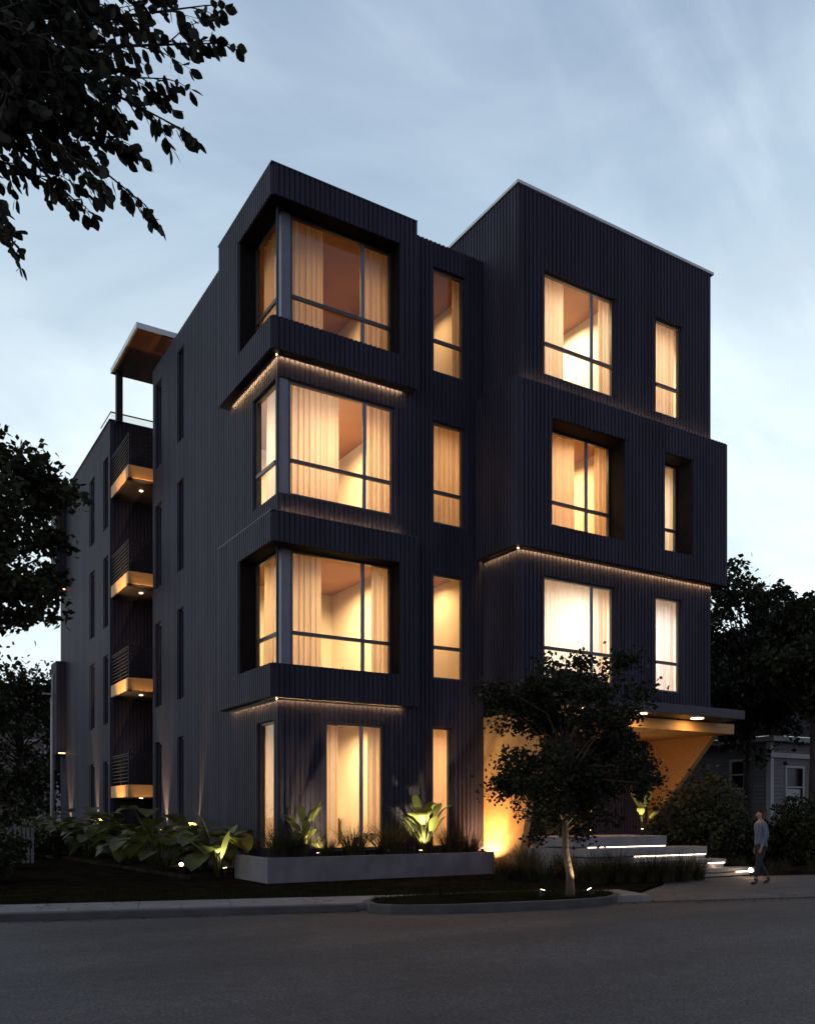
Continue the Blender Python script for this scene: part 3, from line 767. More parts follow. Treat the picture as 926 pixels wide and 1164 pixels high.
spot_fixture((*gr(228, 985, .1).xy, .1), (*gr(215, 968, .1).xy, .9), 80, 'spotlight hidden beside the paddle leaved plant on the lawn', 90, (1, .85, .5))
spot_fixture((x_on(256, .35), .35, .2), (x_on(248, .6), .6, 1.2), 110, 'spotlight under the upright paddle leaved plant behind the planter', 80, (1, .85, .5))
# planter grasses
for i, (px, y, h, nm) in enumerate(((318, -.7, .8, 'at the planter\'s left corner'), (338, -.8, .65, 'second from the left in the planter'), (372, -.6, .5, 'beside the left spotlight'),
                                    (402, -.8, .75, 'in front of the ground floor window'), (445, -.8, .85, 'right of the ground floor window'),
                                    (512, -.85, .72, 'right of the bright paddle plant'), (535, -.8, .6, 'at the planter\'s right end'))):
    grass_clump(on_planter(px, y, .54), h*1.3, 330, f'dark spiky grass clump {nm}', 'dark grass clumps in the concrete planter', 50+i)
# grasses before the steps
gs = [(585,1000,.5),(604,1001,.55),(622,1003,.5),(663,1003,.5),(680,1004,.6),(700,1003,.65),(718,1003,.5),(738,1002,.6),(757,1002,.55),(775,1001,.6),(792,999.5,.5),(598,994,.7),(630,994,.7),(668,993,.65),(712,994,.7),(750,993,.6),(570,1001,.45),(640,998,.6)]
for i, (px, py, h) in enumerate(gs):
    p = gr(px, py, .06)
    grass_clump((p.x, p.y, .06), h*1.38, 300, 'low dark grass clump massed in front of the entrance steps', 'grass clumps in front of the entrance steps', 70+i)
for i, (px, py, h, nm) in enumerate(((822,990,.5,'beside the lowest step'),(836,990,.62,'just left of the person, tallest of the dry tufts'),(846,991,.45,'behind the round light by the person'),(876,991,.5,'just right of the person'),(893,990,.5,'standing alone right of the person'),(924,990,.5,'at the right edge of the forecourt'))):
    p = gr(px, py, .1)
    grass_clump((p.x, p.y, .1), h, 60, f'dry pale grass tuft {nm}', 'dry grass tufts edging the forecourt', 120+i)

# ------------------------------------------------------------------ trees
def leaf_quad(mb, p, size, r, ovate=False):
    d = Vector((r.gauss(0, 1), r.gauss(0, 1), r.gauss(-.35, .8))).normalized()
    q = Vector((r.gauss(0, 1), r.gauss(0, 1), r.gauss(0, 1)))
    s_ = d.cross(q)
    if s_.length < .05: return
    s_.normalize(); nrm = s_.cross(d)
    l, w = size, size*.34
    mb.add([p, p + d*l*.45 + s_*w + nrm*l*.06, p + d*l, p + d*l*.45 - s_*w + nrm*l*.06], [(0, 1, 2, 3)])
def tree(name, loc, height, crown, label, nleaf, lsize, seed, trunk_r=.12, lm='leaf_a', bm='darkbark', fork=.35, group=None, clumps=None, lean=(0, 0), clr=.2):
    """crown = (cx, cy, cz, rx, ry, rz) relative to loc"""
    r = random.Random(seed); t = thing(name, label, 'tree', loc, group)
    L0 = Vector(loc); cx, cy, cz, rx, ry, rz = crown; C = L0 + Vector((cx, cy, cz))
    wd, lf = MB(), MB()
    zf = fork*height
    fk = L0 + Vector((lean[0], lean[1], zf))
    top = C + Vector((0, 0, rz*.6))
    tr = [L0 + Vector((0, 0, -.1)), L0 + Vector((lean[0]*.25 + .02, lean[1]*.3, zf*.35)), L0 + Vector((lean[0]*.7 - .03, lean[1]*.7, zf*.7)), fk, fk.lerp(top, .4) + Vector((r.uniform(-.2, .2), r.uniform(-.2, .2), 0)), fk.lerp(top, .8)]
    wd.tube(tr, [trunk_r*1.35, trunk_r, trunk_r*.9, trunk_r*.8, trunk_r*.5, trunk_r*.15], 10)
    nl = clumps or 46
    cl = []
    for i in range(nl):
        u = Vector((r.gauss(0, 1), r.gauss(0, 1), r.gauss(0, 1))).normalized()
        k = r.uniform(.35, 1.0)**.6
        bump = 1 + .55*noise.noise(u*2.3 + Vector((seed, 0, 0)))
        e = C + Vector((u.x*rx, u.y*ry, u.z*rz))*k*bump
        cl.append(e)
        base = fk.lerp(top, min(.95, max(.0, (e.z - fk.z)/max(.1, top.z - fk.z)*.55 + r.uniform(-.1, .1))))
        mid = base.lerp(e, .5) + Vector((r.uniform(-.1, .1)*rx, r.uniform(-.1, .1)*ry, .1*rz))
        wd.tube([base, mid, e], [trunk_r*.32, trunk_r*.18, trunk_r*.05], 5)
    per = nleaf//nl
    for e in cl:
        rr = clr*(rx+ry+rz)/3*r.uniform(.7, 1.5)
        for s in range(3):
            q = e + Vector((r.gauss(0, rr*.7), r.gauss(0, rr*.7), r.gauss(0, rr*.45)))
            wd.tube([e.lerp(q, -.2), q], [trunk_r*.05, trunk_r*.02], 4)
            for _ in range(per//3):
                p = q + Vector((r.gauss(0, rr*.5), r.gauss(0, rr*.5), r.gauss(0, rr*.32)))
                leaf_quad(lf, p, lsize*r.uniform(.7, 1.25), r)
    wd.build('trunk', bm, t, True); lf.build('crown', lm, t)
    return t
# street tree on the island
tree('street_tree', (ti.x, ti.y, .13), 5.0, (-.1, .05, 2.78, 1.5, 1.5, 1.78), 'small leafy street tree on the grass island in front of the entrance', 27000, .085, 11, .07, 'leaf_b', 'bark', .24, lean=(-.12, .0), clumps=72, clr=.15)
# tree at the left edge
p = at(-45, 925, 17); tree('side_tree', (p.x, p.y, .05), 9.8, (.15, .3, 7.3, 2.2, 2.2, 2.4), 'dark leafy tree at the left edge in front of the rear block', 11000, .16, 21, .13, 'leaf_a', 'darkbark', .4, clumps=64, clr=.14)
p = at(22, 925, 48); tree('background_tree', (p.x, p.y, 0), 10.5, (0, 0, 5.6, 3.0, 3.0, 4.6), 'dark bushy tree far left in front of the dim brick house', 9000, .3, 23, .18, clumps=60)
BG = 'dark trees behind the right end of the building'
p = at(850, 925, 36); tree('background_tree', (p.x, p.y, 0), 12, (0, 0, 8.0, 3.1, 3.1, 3.4), 'dark tree right behind the canopy end, nearest the building', 9500, .26, 25, .2, clumps=62, clr=.15, group=BG)
p = at(925, 925, 31); tree('background_tree', (p.x, p.y, 0), 10, (0, 0, 7.2, 2.5, 2.5, 2.5), 'dark tree at the right edge standing before the clapboard house', 7000, .24, 27, .18, clumps=48, clr=.15, group=BG)
p = at(985, 925, 37); tree('background_tree', (p.x, p.y, 0), 11, (0, 0, 8.2, 3.0, 3.3, 3.2), 'dark tree cut off by the right edge of the picture', 7000, .26, 28, .18, clumps=50, clr=.15, group=BG)
# shrubs
def shrub(loc, rx, ry, h, label, n, ls, seed, group=None):
    r = random.Random(seed); t = thing('shrub', label, 'shrub', loc, group); lf, wd = MB(), MB(); L0 = Vector(loc)
    for k in range(14):
        a = r.random()*6.283; q = r.random()**.5
        e = L0 + Vector((math.cos(a)*q*rx*.8, math.sin(a)*q*ry*.8, h*r.uniform(.5, .95)))
        wd.tube([L0 + Vector((r.uniform(-.1, .1), r.uniform(-.1, .1), -.05)), L0.lerp(e, .5) + Vector((0, 0, .1)), e], [.025, .016, .006], 5)
    for k in range(n):
        u = Vector((r.gauss(0, 1), r.gauss(0, 1), r.gauss(0, 1))).normalized(); b = 1 + .35*noise.noise(u*2.6 + Vector((seed*1.7, 0, 0)))
        s_ = r.random()**.4*b
        p = L0 + Vector((u.x*rx*s_, u.y*ry*s_, h*.5 + u.z*h*.5*s_))
        if p.z < L0.z: continue
        leaf_quad(lf, p, ls*r.uniform(.7, 1.3), r)
    wd.build('stem', 'darkbark', t, True); lf.build('foliage', 'leaf_a', t)
sh = [(778,24.8,1.0,2.3,'right of the leaning wood panel, nearest the steps'),(805,25.5,1.1,2.9,'right of the leaning wood panel, below the canopy end'),(832,27,1.1,1.7,'left of the person in the dark bed'),
      (858,28,1.1,1.35,'directly behind the person'),(888,27.5,1.2,1.3,'low and dark in front of the clapboard house corner'),(912,27,1.0,2.15,'in front of the clapboard house door'),(940,26.5,1.2,1.5,'at the right edge before the clapboard house')]
for i, (px, Z, rx, h, nm) in enumerate(sh):
    p = at(px, 925, Z); shrub((p.x, p.y, .08), rx, rx, h, f'dark shrub {nm}', 2600, .14, 200+i, 'dark shrubs in the right-hand bed')
for i, (px, Z, h, nm) in enumerate(((-8, 25, 1.2, 'at the left edge of the lawn'), (-30, 20, 1.3, 'in the lower left corner by the fence'), (40, 31, 1.1, 'left of the pale pole'))):
    p = at(px, 925, Z); shrub((p.x, p.y, .05), 1.0, 1.0, h, f'dark shrub {nm}', 2200, .13, 220+i, 'dark shrubs on the left of the lawn')

# overhanging tree near the camera
def near_tree():
    r = random.Random(5)
    b = at(-330, 925, 6.2); loc = (b.x, b.y, .1)
    t = thing('overhanging_tree', 'near tree whose dark leafy branches hang into the top left corner', 'tree', loc)
    wd, lf = MB(), MB()
    top = at(-290, 230, 6.4)
    wd.tube([Vector(loc) - Vector((0, 0, .1)), at(-325, 700, 6.2), at(-310, 450, 6.3), top, at(-270, 0, 6.6), at(-260, -250, 6.9)], [.2, .16, .15, .13, .09, .03], 10)
    def leaf(p, d, size):
        q = Vector((r.gauss(0, 1), r.gauss(0, 1), r.gauss(0, 1)))
        s_ = d.cross(q)
        if s_.length < .1: return
        s_.normalize(); nrm = s_.cross(d).normalized()
        vs = []; prof = [(0, 0), (.18, .2), (.45, .33), (.72, .27), (.9, .12), (1, 0)]
        for (u, w_) in prof: vs.append(p + d*size*u + s_*size*w_ + nrm*size*(.25*w_ + .1*u*u))
        for (u, w_) in prof[-2:0:-1]: vs.append(p + d*size*u - s_*size*w_ + nrm*size*(.25*w_ + .1*u*u))
        k = len(vs)
        lf.add(vs, [(0, 1, 9, ), (1, 2, 8, 9), (2, 3, 7, 8), (3, 4, 6, 7), (4, 5, 6)])
    def twig(p0, d, ln, nl):
        p1 = p0 + d*ln*.5; p2 = p0 + d*ln + Vector((0, 0, -.16*ln))
        wd.tube([p0, p1, p2], [.006, .004, .002], 4)
        for i in range(nl):
            u = (i + .6)/nl
            c = p0.lerp(p1, u*2) if u < .5 else p1.lerp(p2, u*2-1)
            side = d.cross(Vector((0, 0, 1))).normalized()*(1 if i % 2 else -1)
            ld = (d*.5 + side*r.uniform(.2, .9) + Vector((0, 0, -1))*r.uniform(.15, 1.0)).normalized()
            leaf(c + ld*.015, ld, r.uniform(.072, .112))
        ld = (d + Vector((0, 0, -.4))).normalized(); leaf(p2, ld, .1)
    ends = [((245, 55), 6.2), ((240, 12), 6.6), ((210, 150), 6.0), ((172, 238), 6.3), ((196, 95), 6.5), ((120, 205), 5.9), ((95, 235), 6.4), ((18, 280), 6.2),
            ((150, 30), 6.8), ((180, -10), 6.0), ((100, -30), 6.5), ((60, 210), 6.6), ((40, 120), 5.8), ((130, 130), 6.8), ((90, 60), 5.7), ((150, 170), 6.1), ((5, 230), 5.9), ((225, -40), 6.3), ((130, 90), 6.0), ((30, 20), 6.6), ((70, 150), 6.2), ((20, 70), 6.0), ((110, 20), 6.2), ((60, 90), 6.9)]
    ends += [((r.uniform(0, 130), r.uniform(-30, 150)), r.uniform(5.8, 7.2)) for _ in range(16)]
    for (ex, ey), Z in ends:
        e = at(ex - 8, ey - 6, Z); s0 = top.lerp(at(-270, 0, 6.6), r.random())
        m1 = s0.lerp(e, .4) + Vector((0, 0, .35 + .2*r.random())); m2 = s0.lerp(e, .75) + Vector((r.uniform(-.1, .1), r.uniform(-.1, .1), .22))
        pts = [s0, m1, m2, e]; wd.tube(pts, [.04, .024, .013, .004], 6)
        for k in range(17):
            u = .38 + .62*(k/16)
            seg = min(2, int(u*3)); q = pts[seg].lerp(pts[seg+1], u*3-seg)
            d0 = (pts[seg+1]-pts[seg]).normalized()
            spread = Vector((r.gauss(0, .7), r.gauss(0, .7), r.gauss(-.25, .55)))
            twig(q, (d0 + spread*(.9 if k < 15 else .35)).normalized(), r.uniform(.2, .42) if k < 14 else r.uniform(.12, .22), r.randint(5, 9))
    wd.build('trunk', 'darkbark', t, True); lf.build('crown', 'leaf_near', t, True)
near_tree()

# ------------------------------------------------------------------ neighbouring houses
def clap(mb, axis, plane, out, a0, a1, z0, z1, ops=(), pitch=.16):
    wall(mb, axis, plane, out, a0, a1, z0, z1, ops, .2, ribs=False)
    z = z0
    while z < z1 - .02:
        zt = min(z + pitch, z1)
        cuts = sorted({a0, a1} | {min(max(c, a0), a1) for o in ops for c in o[:2]})
        for lo, hi in zip(cuts, cuts[1:]):
            if any(q > lo + 1e-4 and p_ < hi - 1e-4 and t_ > z and s_ < zt for (p_, q, s_, t_) in ops): continue
            if hi - lo < .01: continue
            pr = [(plane - out*.004, z+.002), (plane + out*.035, z+.002), (plane + out*.006, zt)]
            pts0 = [(lo, a, b) if axis == 'x' else (a, lo, b) for a, b in pr]; pts1 = [(hi, a, b) if axis == 'x' else (a, hi, b) for a, b in pr]
            mb.add(pts0 + pts1, [(0, 1, 2), (5, 4, 3), (0, 3, 4, 1), (1, 4, 5, 2), (2, 5, 3, 0)])
        z += pitch
def house_window(par, axis, plane, a0, a1, z0, z1, out=-1, blind=False):
    def bx(mb, p, q, u, w_, d0, d1):
        lo, hi = plane + out*d0, plane + out*d1
        if axis == 'x': mb.box(p, q, lo, hi, u, w_)
        else: mb.box(lo, hi, p, q, u, w_)
    f = MB(); tw = .1
    bx(f, a0-tw, a0, z0-tw, z1+tw, -.05, .06); bx(f, a1, a1+tw, z0-tw, z1+tw, -.05, .06)
    bx(f, a0, a1, z1, z1+tw, -.05, .06); bx(f, a0, a1, z0-tw, z0, -.05, .075); bx(f, a0, a1, (z0+z1)/2-.03, (z0+z1)/2+.03, -.05, .03)
    o = f.build('window', 'trim', par)
    f = MB(); bx(f, a0, a1, z0, z1, -.09, -.06); f.build('pane', 'dglass', o)
    if blind: f = MB(); bx(f, a0+.02, a1-.02, z0+.02, z0+(z1-z0)*.45, -.058, -.052); f.build('blind', 'trim', o)
hx, hy = 23.0, 3.1
H = thing('clapboard_house', 'grey clapboard house with white trim behind the trees on the right', 'house', (hx, hy, 0))
w = MB()
wf = [(x_on(893, hy), x_on(911, hy), 1.95, 3.55)]
clap(w, 'x', hy, -1, hx, hx+9, 0, 4.6, wf)
ws = sorted((y_on(848, hx), y_on(832, hx)))
clap(w, 'y', hx, -1, hy+.2, hy+10, 0, 4.6, [(ws[0], ws[1], 2.75, 3.85)])
clap(w, 'x', hy+1.2, -1, hx+.8, hx+8.2, 5.5, 8.2); clap(w, 'y', hx+.8, -1, hy+1.4, hy+9.4, 5.5, 8.2)
w.build('siding', 'siding', H)
house_window(H, 'x', hy, wf[0][0], wf[0][1], 1.95, 3.55, blind=True)
house_window(H, 'y', hx, ws[0], ws[1], 2.75, 3.85)
house_window(H, 'x', hy+1.2, hx+2.2, hx+3.4, 6.0, 7.6); house_window(H, 'x', hy+1.2, hx+5.2, hx+6.4, 6.0, 7.6)
house_window(H, 'y', hx+.8, hy+3.0, hy+4.2, 6.0, 7.6)
w = MB(); w.box(hx-.06, hx+.14, hy-.06, hy-.037, 0, 4.6); w.box(hx-.06, hx-.037, hy-.036, hy+.16, 0, 4.6); w.build('corner_board', 'trim', H)
w = MB(); w.box(hx-.14, hx+9.1, hy-.14, hy-.05, 3.95, 4.15); w.box(hx-.4, hx+9.2, hy-.45, hy+1.0, 4.6, 4.8); w.box(hx-.4, hx+1.0, hy+1.0, hy+10, 4.6, 4.8); w.build('eave', 'trim', H)
w = MB()
w.add([(hx-.45, hy-.5, 4.802), (hx+9.3, hy-.5, 4.802), (hx+8.4, hy+1.2, 5.5), (hx+.8, hy+1.2, 5.5), (hx-.45, hy+10, 4.802), (hx+.8, hy+9.4, 5.5)], [(0,1,2,3), (0,3,5,4)])
w.add([(hx+.3, hy+.7, 8.2), (hx+8.7, hy+.7, 8.2), (hx+8.7, hy+9.9, 8.2), (hx+.3, hy+9.9, 8.2), (hx+4.5, hy+.7, 10.6), (hx+4.5, hy+9.9, 10.6)],
      [(0,1,4), (2,3,5), (1,2,5,4), (3,0,4,5), (3,2,1,0)])
w.build('roof', 'shingle', H)
# left background house
c = at(-10, 925, 60)
K = thing('brick_house', 'dim brick house with flat roof far left behind the bushy tree', 'house', (c.x, c.y, 0))
w = MB(); w.box(c.x-7, c.x+4.2, c.y, c.y+9, 0, 10.2); w.build('wall', 'brick', K)
w = MB(); w.box(c.x-7.2, c.x+4.4, c.y-.2, c.y+9.2, 10.2, 10.6); w.build('roof', 'shingle', K)
w = MB(); w.box(c.x-.5, c.x+3.8, c.y-1.6, c.y-.003, 3.4, 4.6); w.build('porch_roof', 'concrete', K)
for a in (-4.8, -2.2, 2.2):
    for z in (1.2, 5.2, 7.8): house_window(K, 'x', c.y, c.x+a, c.x+a+1.2, z, z+1.5)
c = at(52, 925, 75)
K = thing('pale_house', 'pale rendered house far away between the bushy tree and the building', 'house', (c.x, c.y, 0))
w = MB(); w.box(c.x-3, c.x+4, c.y, c.y+8, 0, 11.5); w.build('wall', 'pale', K)
w = MB(); w.box(c.x-3.2, c.x+4.2, c.y-.2, c.y+8.2, 11.5, 11.8); w.build('roof', 'shingle', K)
for a in (-1.8, 1.2):
    for z in (2.0, 5.4, 8.8): house_window(K, 'x', c.y, c.x+a, c.x+a+1.0, z, z+1.5)
# pole
c = at(59.5, 925, 40)
K = thing('street_lamp', 'tall pale metal lamp pole standing left of the building', 'lamp post', (c.x, c.y, 0))
w = MB(); w.tube([(c.x, c.y, -.1), (c.x, c.y, 4), (c.x, c.y, 6.9)], [.1, .085, .075], 12); w.build('pole', 'pole', K, True)
w = MB(); w.tube([(c.x, c.y, 6.9), (c.x, c.y, 8.0)], [.035, .03], 8); w.box(c.x-.4, c.x+.5, c.y-.04, c.y+.04, 7.05, 7.12); w.build('bracket', 'pole', K)
w = MB(); w.box(c.x+.12, c.x+.32, c.y-.1, c.y+.1, 3.6, 4.5); bevel(w.build('meter_box', 'fixture', K))
w = MB(); w.lathe(c.x+.42, c.y, [(.05, 7.13), (.14, 7.2), (.14, 7.4), (.04, 7.5)], 12); w.build('lamp_head', 'pole', K, True)
# picket fence
a = at(17, 925, 28)
K = thing('picket_fence', 'short white picket fence at the far left of the lawn', 'fence', (a.x, a.y, .05))
w = MB(); d = RDIR
e = MB()
for k in range(-12, 5):
    p = a + d*k*.13
    e.box(p.x-.04, p.x+.04, p.y-.012, p.y+.012, .05, 1.2 + (.12 if k % 5 == 0 else 0))
e.build('pickets', 'siding', K)
p0, p1 = a - d*1.6, a + d*.6
for z in (.35, .85):
    w.tube([(p0.x, p0.y + .04, z), (p1.x, p1.y + .04, z)], .025, 6)
w.build('rails', 'siding', K)

# ------------------------------------------------------------------ person
def skin_mesh(name, nodes, edges, m, parent, sub=2):
    """nodes: list of (co, radius) or (co, (rx, ry)); grown with a skin modifier and baked"""
    me = bpy.data.meshes.new(name); me.from_pydata([n[0] for n in nodes], edges, []); me.update()
    o = bpy.data.objects.new(name, me); COL.objects.link(o)
    md = o.modifiers.new('skin', 'SKIN'); md.use_smooth_shade = True
    for i, n in enumerate(nodes):
        rr = n[1] if isinstance(n[1], tuple) else (n[1], n[1])
        me.skin_vertices[0].data[i].radius = rr
    me.skin_vertices[0].data[0].use_root = True
    sb = o.modifiers.new('sub', 'SUBSURF'); sb.levels = sub; sb.render_levels = sub
    dg = bpy.context.evaluated_depsgraph_get(); dg.update()
    ne = bpy.data.meshes.new_from_object(o.evaluated_get(dg))
    bpy.data.objects.remove(o)
    ne.materials.clear(); ne.materials.append(M[m]); ne.name = name
    ne.polygons.foreach_set('use_smooth', [True]*len(ne.polygons))
    q = bpy.data.objects.new(name, ne); COL.objects.link(q); q.parent = parent
    return q
pp = gr(864, 1006, .02)
PS = thing('person', 'woman in blue grey cardigan and black trousers strolling on the forecourt', 'person', (pp.x, pp.y, .02))
# local frame: facing -y, height 1.70; rotated to face left and a little towards the building
PS.rotation_euler = (0, 0, R(-112))
def mir(n): return [((-c[0], c[1], c[2]), r_) for c, r_ in n]
body = [((0, .02, .92), (.15, .105)), ((0, .0, 1.12), (.125, .09)), ((0, -.01, 1.30), (.155, .1)), ((0, .01, 1.42), (.1, .075)), ((0, 0, 1.49), .048), ((0, -.015, 1.545), .05),
        ((0, -.025, 1.6), (.07, .088)), ((0, -.01, 1.66), (.062, .08)),
        ((.17, .0, 1.38), .05), ((.215, .03, 1.12), .038), ((.19, -.07, .9), .026), ((.18, -.10, .83), .022),
        ((-.17, .0, 1.38), .05), ((-.215, .05, 1.12), .038), ((-.2, .0, .88), .026), ((-.19, -.03, .81), .022),
        ((.085, .0, .84), .085), ((.09, -.12, .48), .055), ((.09, -.17, .1), .036), ((.09, -.26, .04), .03),
        ((-.085, .0, .84), .085), ((-.09, .04, .48), .055), ((-.09, .24, .13), .036), ((-.09, .17, .04), .03)]
be = [(0,1),(1,2),(2,3),(3,4),(4,5),(5,6),(6,7),(3,8),(8,9),(9,10),(10,11),(3,12),(12,13),(13,14),(14,15),(0,16),(16,17),(17,18),(18,19),(0,20),(20,21),(21,22),(22,23)]
# fingers
for side, w_ in ((1, 11), (-1, 15)):
    wc = Vector(body[w_][0])
    for k, (dx, dy, ln) in enumerate(((.0, -.028, .072), (.0, -.010, .08), (.0, .008, .075), (.0, .024, .06), (-.02*side, -.03, .045))):
        i0 = len(body)
        body.append((tuple(wc + Vector((dx*.6, dy*.7, -.03))), .009)); body.append((tuple(wc + Vector((dx - .008*side, dy - .006, -.03 - ln*.55))), .008)); body.append((tuple(wc + Vector((dx - .022*side, dy - .004, -.03 - ln))), .006))
        be += [(w_, i0), (i0, i0+1), (i0+1, i0+2)]
skin_mesh('body', body, be, 'skin', PS, 1)
nose = MB(); nose.add([(-.012, -.107, 1.585), (.012, -.107, 1.585), (0, -.132, 1.587), (0, -.106, 1.625)], [(0,1,2), (1,3,2), (3,0,2), (0,3,1)]); 
q = bpy.data.objects.new('nose', bpy.data.meshes.new('nose')); q.data.from_pydata(nose.v, [], nose.f); q.data.materials.append(M['skin']); COL.objects.link(q); q.parent = PS
hair = [((0, .02, 1.63), (.078, .092)), ((0, .03, 1.675), (.07, .085)), ((0, .07, 1.58), (.06, .05)), ((0, .1, 1.68), .04), ((0, .13, 1.7), .03)]
skin_mesh('hair', hair, [(0,1), (0,2), (1,3), (3,4)], 'hair', PS, 2)
card = [((0, .02, .80), (.19, .14)), ((0, .02, .95), (.172, .128)), ((0, .0, 1.12), (.148, .112)), ((0, -.01, 1.30), (.172, .118)), ((0, .01, 1.415), (.11, .085)), ((0, .005, 1.46), .062),
        ((.175, .0, 1.375), .066), ((.22, .03, 1.12), .054), ((.195, -.06, .92), .042), ((-.175, .0, 1.375), .066), ((-.22, .05, 1.12), .054), ((-.205, .005, .91), .042)]
skin_mesh('cardigan', card, [(0,1),(1,2),(2,3),(3,4),(4,5),(4,6),(6,7),(7,8),(4,9),(9,10),(10,11)], 'cardigan', PS, 2)
tr = [((0, .015, 1.0), (.145, .11)), ((0, .015, .9), (.155, .12)), ((.088, .0, .82), .1), ((.092, -.12, .48), .07), ((.09, -.165, .16), .052), ((-.088, .0, .82), .1), ((-.092, .04, .48), .07), ((-.09, .225, .18), .052)]
skin_mesh('trousers', tr, [(0,1),(1,2),(2,3),(3,4),(1,5),(5,6),(6,7)], 'trousers', PS, 2)
skin_mesh('boot', [((.09, -.168, .17), .05), ((.09, -.17, .06), .052), ((.09, -.30, .035), (.042, .034))], [(0,1), (1,2)], 'boots', PS, 2)
skin_mesh('boot', [((-.09, .235, .2), .05), ((-.09, .245, .09), .05), ((-.09, .13, .035), (.042, .034))], [(0,1), (1,2)], 'boots', PS, 2)

# ------------------------------------------------------------------ sky, sun, camera
W = bpy.data.worlds.new('World'); S.world = W; W.use_nodes = True
nt = W.node_tree; nt.nodes.clear()
out = nt.nodes.new('ShaderNodeOutputWorld'); bg = nt.nodes.new('ShaderNodeBackground'); bg.inputs[1].default_value = .11
sky = nt.nodes.new('ShaderNodeTexSky'); sky.sky_type = 'NISHITA'; sky.sun_disc = False
SUN_EL, SUN_AZ = 14, 262
sky.sun_elevation = R(SUN_EL); sky.sun_rotation = R(SUN_AZ); sky.air_density = 1.0; sky.dust_density = 1.0; sky.ozone_density = 1.5
tc = nt.nodes.new('ShaderNodeTexCoord')
sep = nt.nodes.new('ShaderNodeSeparateXYZ'); nt.links.new(tc.outputs['Generated'], sep.inputs[0])
ramp = nt.nodes.new('ShaderNodeValToRGB'); cr = ramp.color_ramp
cr.elements[0].position = 0; cr.elements[0].color = (8.5, 9.7, 10.0, 1)
cr.elements[1].position = 1; cr.elements[1].color = (.5, .75, 1.2, 1)
for p_, c_ in ((.18, (8.3, 9.7, 10.2)), (.42, (6.7, 8.2, 9.2)), (.56, (5.0, 6.4, 7.8)), (.68, (3.2, 4.3, 5.9)), (.8, (1.4, 2.0, 2.9))):
    e = cr.elements.new(p_); e.color = (*c_, 1)
nt.links.new(sep.outputs[2], ramp.inputs[0])
mp = nt.nodes.new('ShaderNodeMapping'); mp.inputs['Scale'].default_value = (1.3, 1.3, 3.2); mp.inputs['Rotation'].default_value = (.3, -.5, .4)
nt.links.new(tc.outputs['Generated'], mp.inputs[0])
nz = nt.nodes.new('ShaderNodeTexNoise'); nz.inputs['Scale'].default_value = 1.5; nz.inputs['Detail'].default_value = 9; nz.inputs['Roughness'].default_value = .56; nz.inputs['Distortion'].default_value = .5
nt.links.new(mp.outputs[0], nz.inputs[0])
r2 = nt.nodes.new('ShaderNodeValToRGB'); r2.color_ramp.elements[0].position = .38; r2.color_ramp.elements[0].color = (.92, .93, .95, 1)
r2.color_ramp.elements[1].position = .72; r2.color_ramp.elements[1].color = (1.34, 1.26, 1.18, 1)
nt.links.new(nz.outputs[0], r2.inputs[0])
mul = nt.nodes.new('ShaderNodeMix'); mul.data_type = 'RGBA'; mul.blend_type = 'MULTIPLY'; mul.inputs[0].default_value = 1
nt.links.new(ramp.outputs[0], mul.inputs[6]); nt.links.new(r2.outputs[0], mul.inputs[7])
# thin streaky wisps
mp2 = nt.nodes.new('ShaderNodeMapping'); mp2.inputs['Scale'].default_value = (1.0, 4.5, 1.6); mp2.inputs['Rotation'].default_value = (.2, .75, .5)
nt.links.new(tc.outputs['Generated'], mp2.inputs[0])
n3 = nt.nodes.new('ShaderNodeTexNoise'); n3.inputs['Scale'].default_value = 1.7; n3.inputs['Detail'].default_value = 8; n3.inputs['Roughness'].default_value = .5; n3.inputs['Distortion'].default_value = .8
nt.links.new(mp2.outputs[0], n3.inputs[0])
r3 = nt.nodes.new('ShaderNodeValToRGB'); r3.color_ramp.elements[0].position = .46; r3.color_ramp.elements[0].color = (.97, .975, .98, 1)
r3.color_ramp.elements[1].position = .74; r3.color_ramp.elements[1].color = (1.42, 1.34, 1.26, 1)
nt.links.new(n3.outputs[0], r3.inputs[0])
m3 = nt.nodes.new('ShaderNodeMix'); m3.data_type = 'RGBA'; m3.blend_type = 'MULTIPLY'; m3.inputs[0].default_value = 1
nt.links.new(mul.outputs[2], m3.inputs[6]); nt.links.new(r3.outputs[0], m3.inputs[7]); mul = m3
mx = nt.nodes.new('ShaderNodeMix'); mx.data_type = 'RGBA'; mx.inputs[0].default_value = .88
nt.links.new(sky.outputs[0], mx.inputs[6]); nt.links.new(mul.outputs[2], mx.inputs[7])
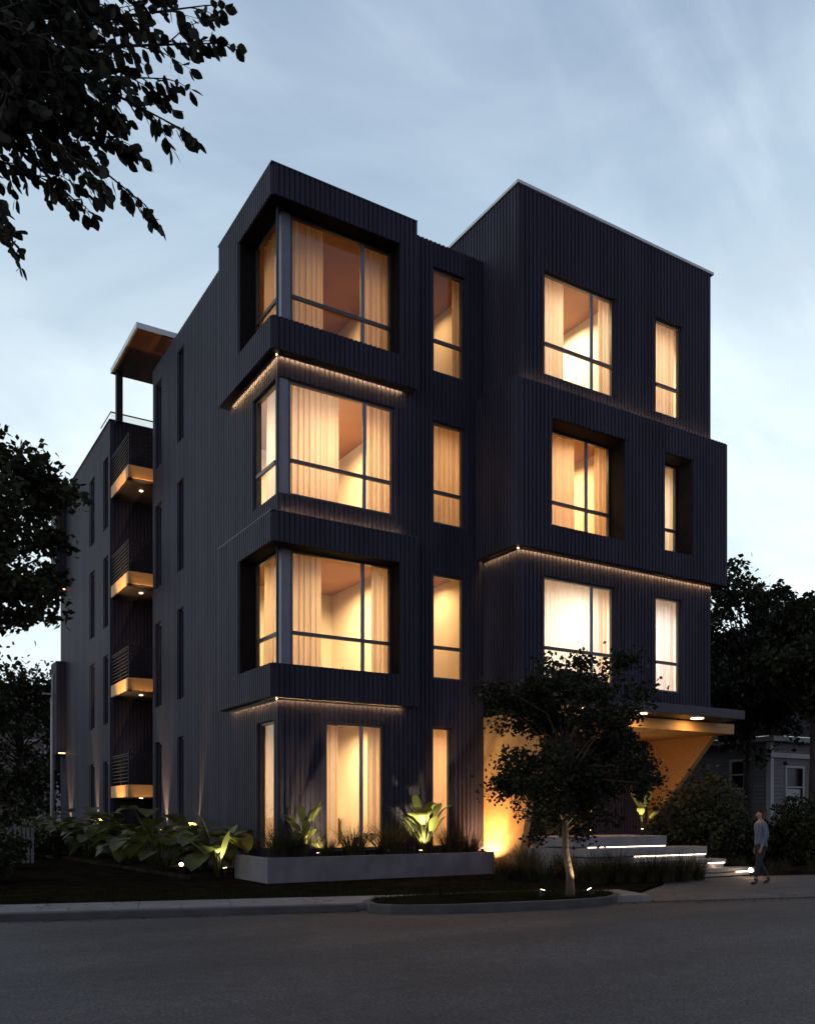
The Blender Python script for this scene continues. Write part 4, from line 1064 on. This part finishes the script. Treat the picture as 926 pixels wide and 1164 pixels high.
# afterglow: the sky is brightest beyond the building and already dark behind the viewer
dt = nt.nodes.new('ShaderNodeVectorMath'); dt.operation = 'DOT_PRODUCT'; dt.inputs[1].default_value = (-.2, .98, 0)
nt.links.new(tc.outputs['Generated'], dt.inputs[0])
mr = nt.nodes.new('ShaderNodeMapRange'); mr.interpolation_type = 'SMOOTHSTEP'
mr.inputs[1].default_value = -.7; mr.inputs[2].default_value = .28; mr.inputs[3].default_value = 0; mr.inputs[4].default_value = 1.0
bk = nt.nodes.new('ShaderNodeMix'); bk.data_type = 'RGBA'; bk.inputs[6].default_value = (.47, .435, .53, 1); bk.inputs[7].default_value = (1, 1, 1, 1)
nt.links.new(mr.outputs[0], bk.inputs[0])
nt.links.new(dt.outputs['Value'], mr.inputs[0])
gl = nt.nodes.new('ShaderNodeMix'); gl.data_type = 'RGBA'; gl.blend_type = 'MULTIPLY'; gl.inputs[0].default_value = 1
nt.links.new(mx.outputs[2], gl.inputs[6]); nt.links.new(bk.outputs[2], gl.inputs[7])
nt.links.new(gl.outputs[2], bg.inputs[0]); nt.links.new(bg.outputs[0], out.inputs[0])

sl = bpy.data.lights.new('sun', 'SUN'); sl.energy = .12; sl.angle = R(20); sl.color = (1, .95, .88)
so = bpy.data.objects.new('sun', sl); COL.objects.link(so)
dv = Vector((math.sin(R(SUN_AZ))*math.cos(R(SUN_EL)), math.cos(R(SUN_AZ))*math.cos(R(SUN_EL)), math.sin(R(SUN_EL))))
so.rotation_euler = (-dv).to_track_quat('-Z', 'Y').to_euler(); so.location = dv*60

cd = bpy.data.cameras.new('camera'); cam = bpy.data.objects.new('camera', cd); COL.objects.link(cam)
cam.location = (CX, CY, CZ); cam.rotation_euler = (R(90), 0, -TH)
cd.sensor_fit = 'HORIZONTAL'; cd.sensor_width = 36; cd.lens = 36*1000/926; cd.shift_y = 343/926; cd.clip_end = 900; cd.clip_start = .1
S.camera = cam
S.view_settings.view_transform = 'Standard'; S.view_settings.look = 'None'; S.view_settings.exposure = 0; S.view_settings.gamma = 1
S.render.film_transparent = False
S.cycles.max_bounces = 6; S.cycles.diffuse_bounces = 3; S.cycles.glossy_bounces = 3; S.cycles.transparent_max_bounces = 12
S.cycles.sample_clamp_indirect = 4; S.cycles.use_denoising = True
S.cycles.caustics_reflective = False; S.cycles.caustics_refractive = False
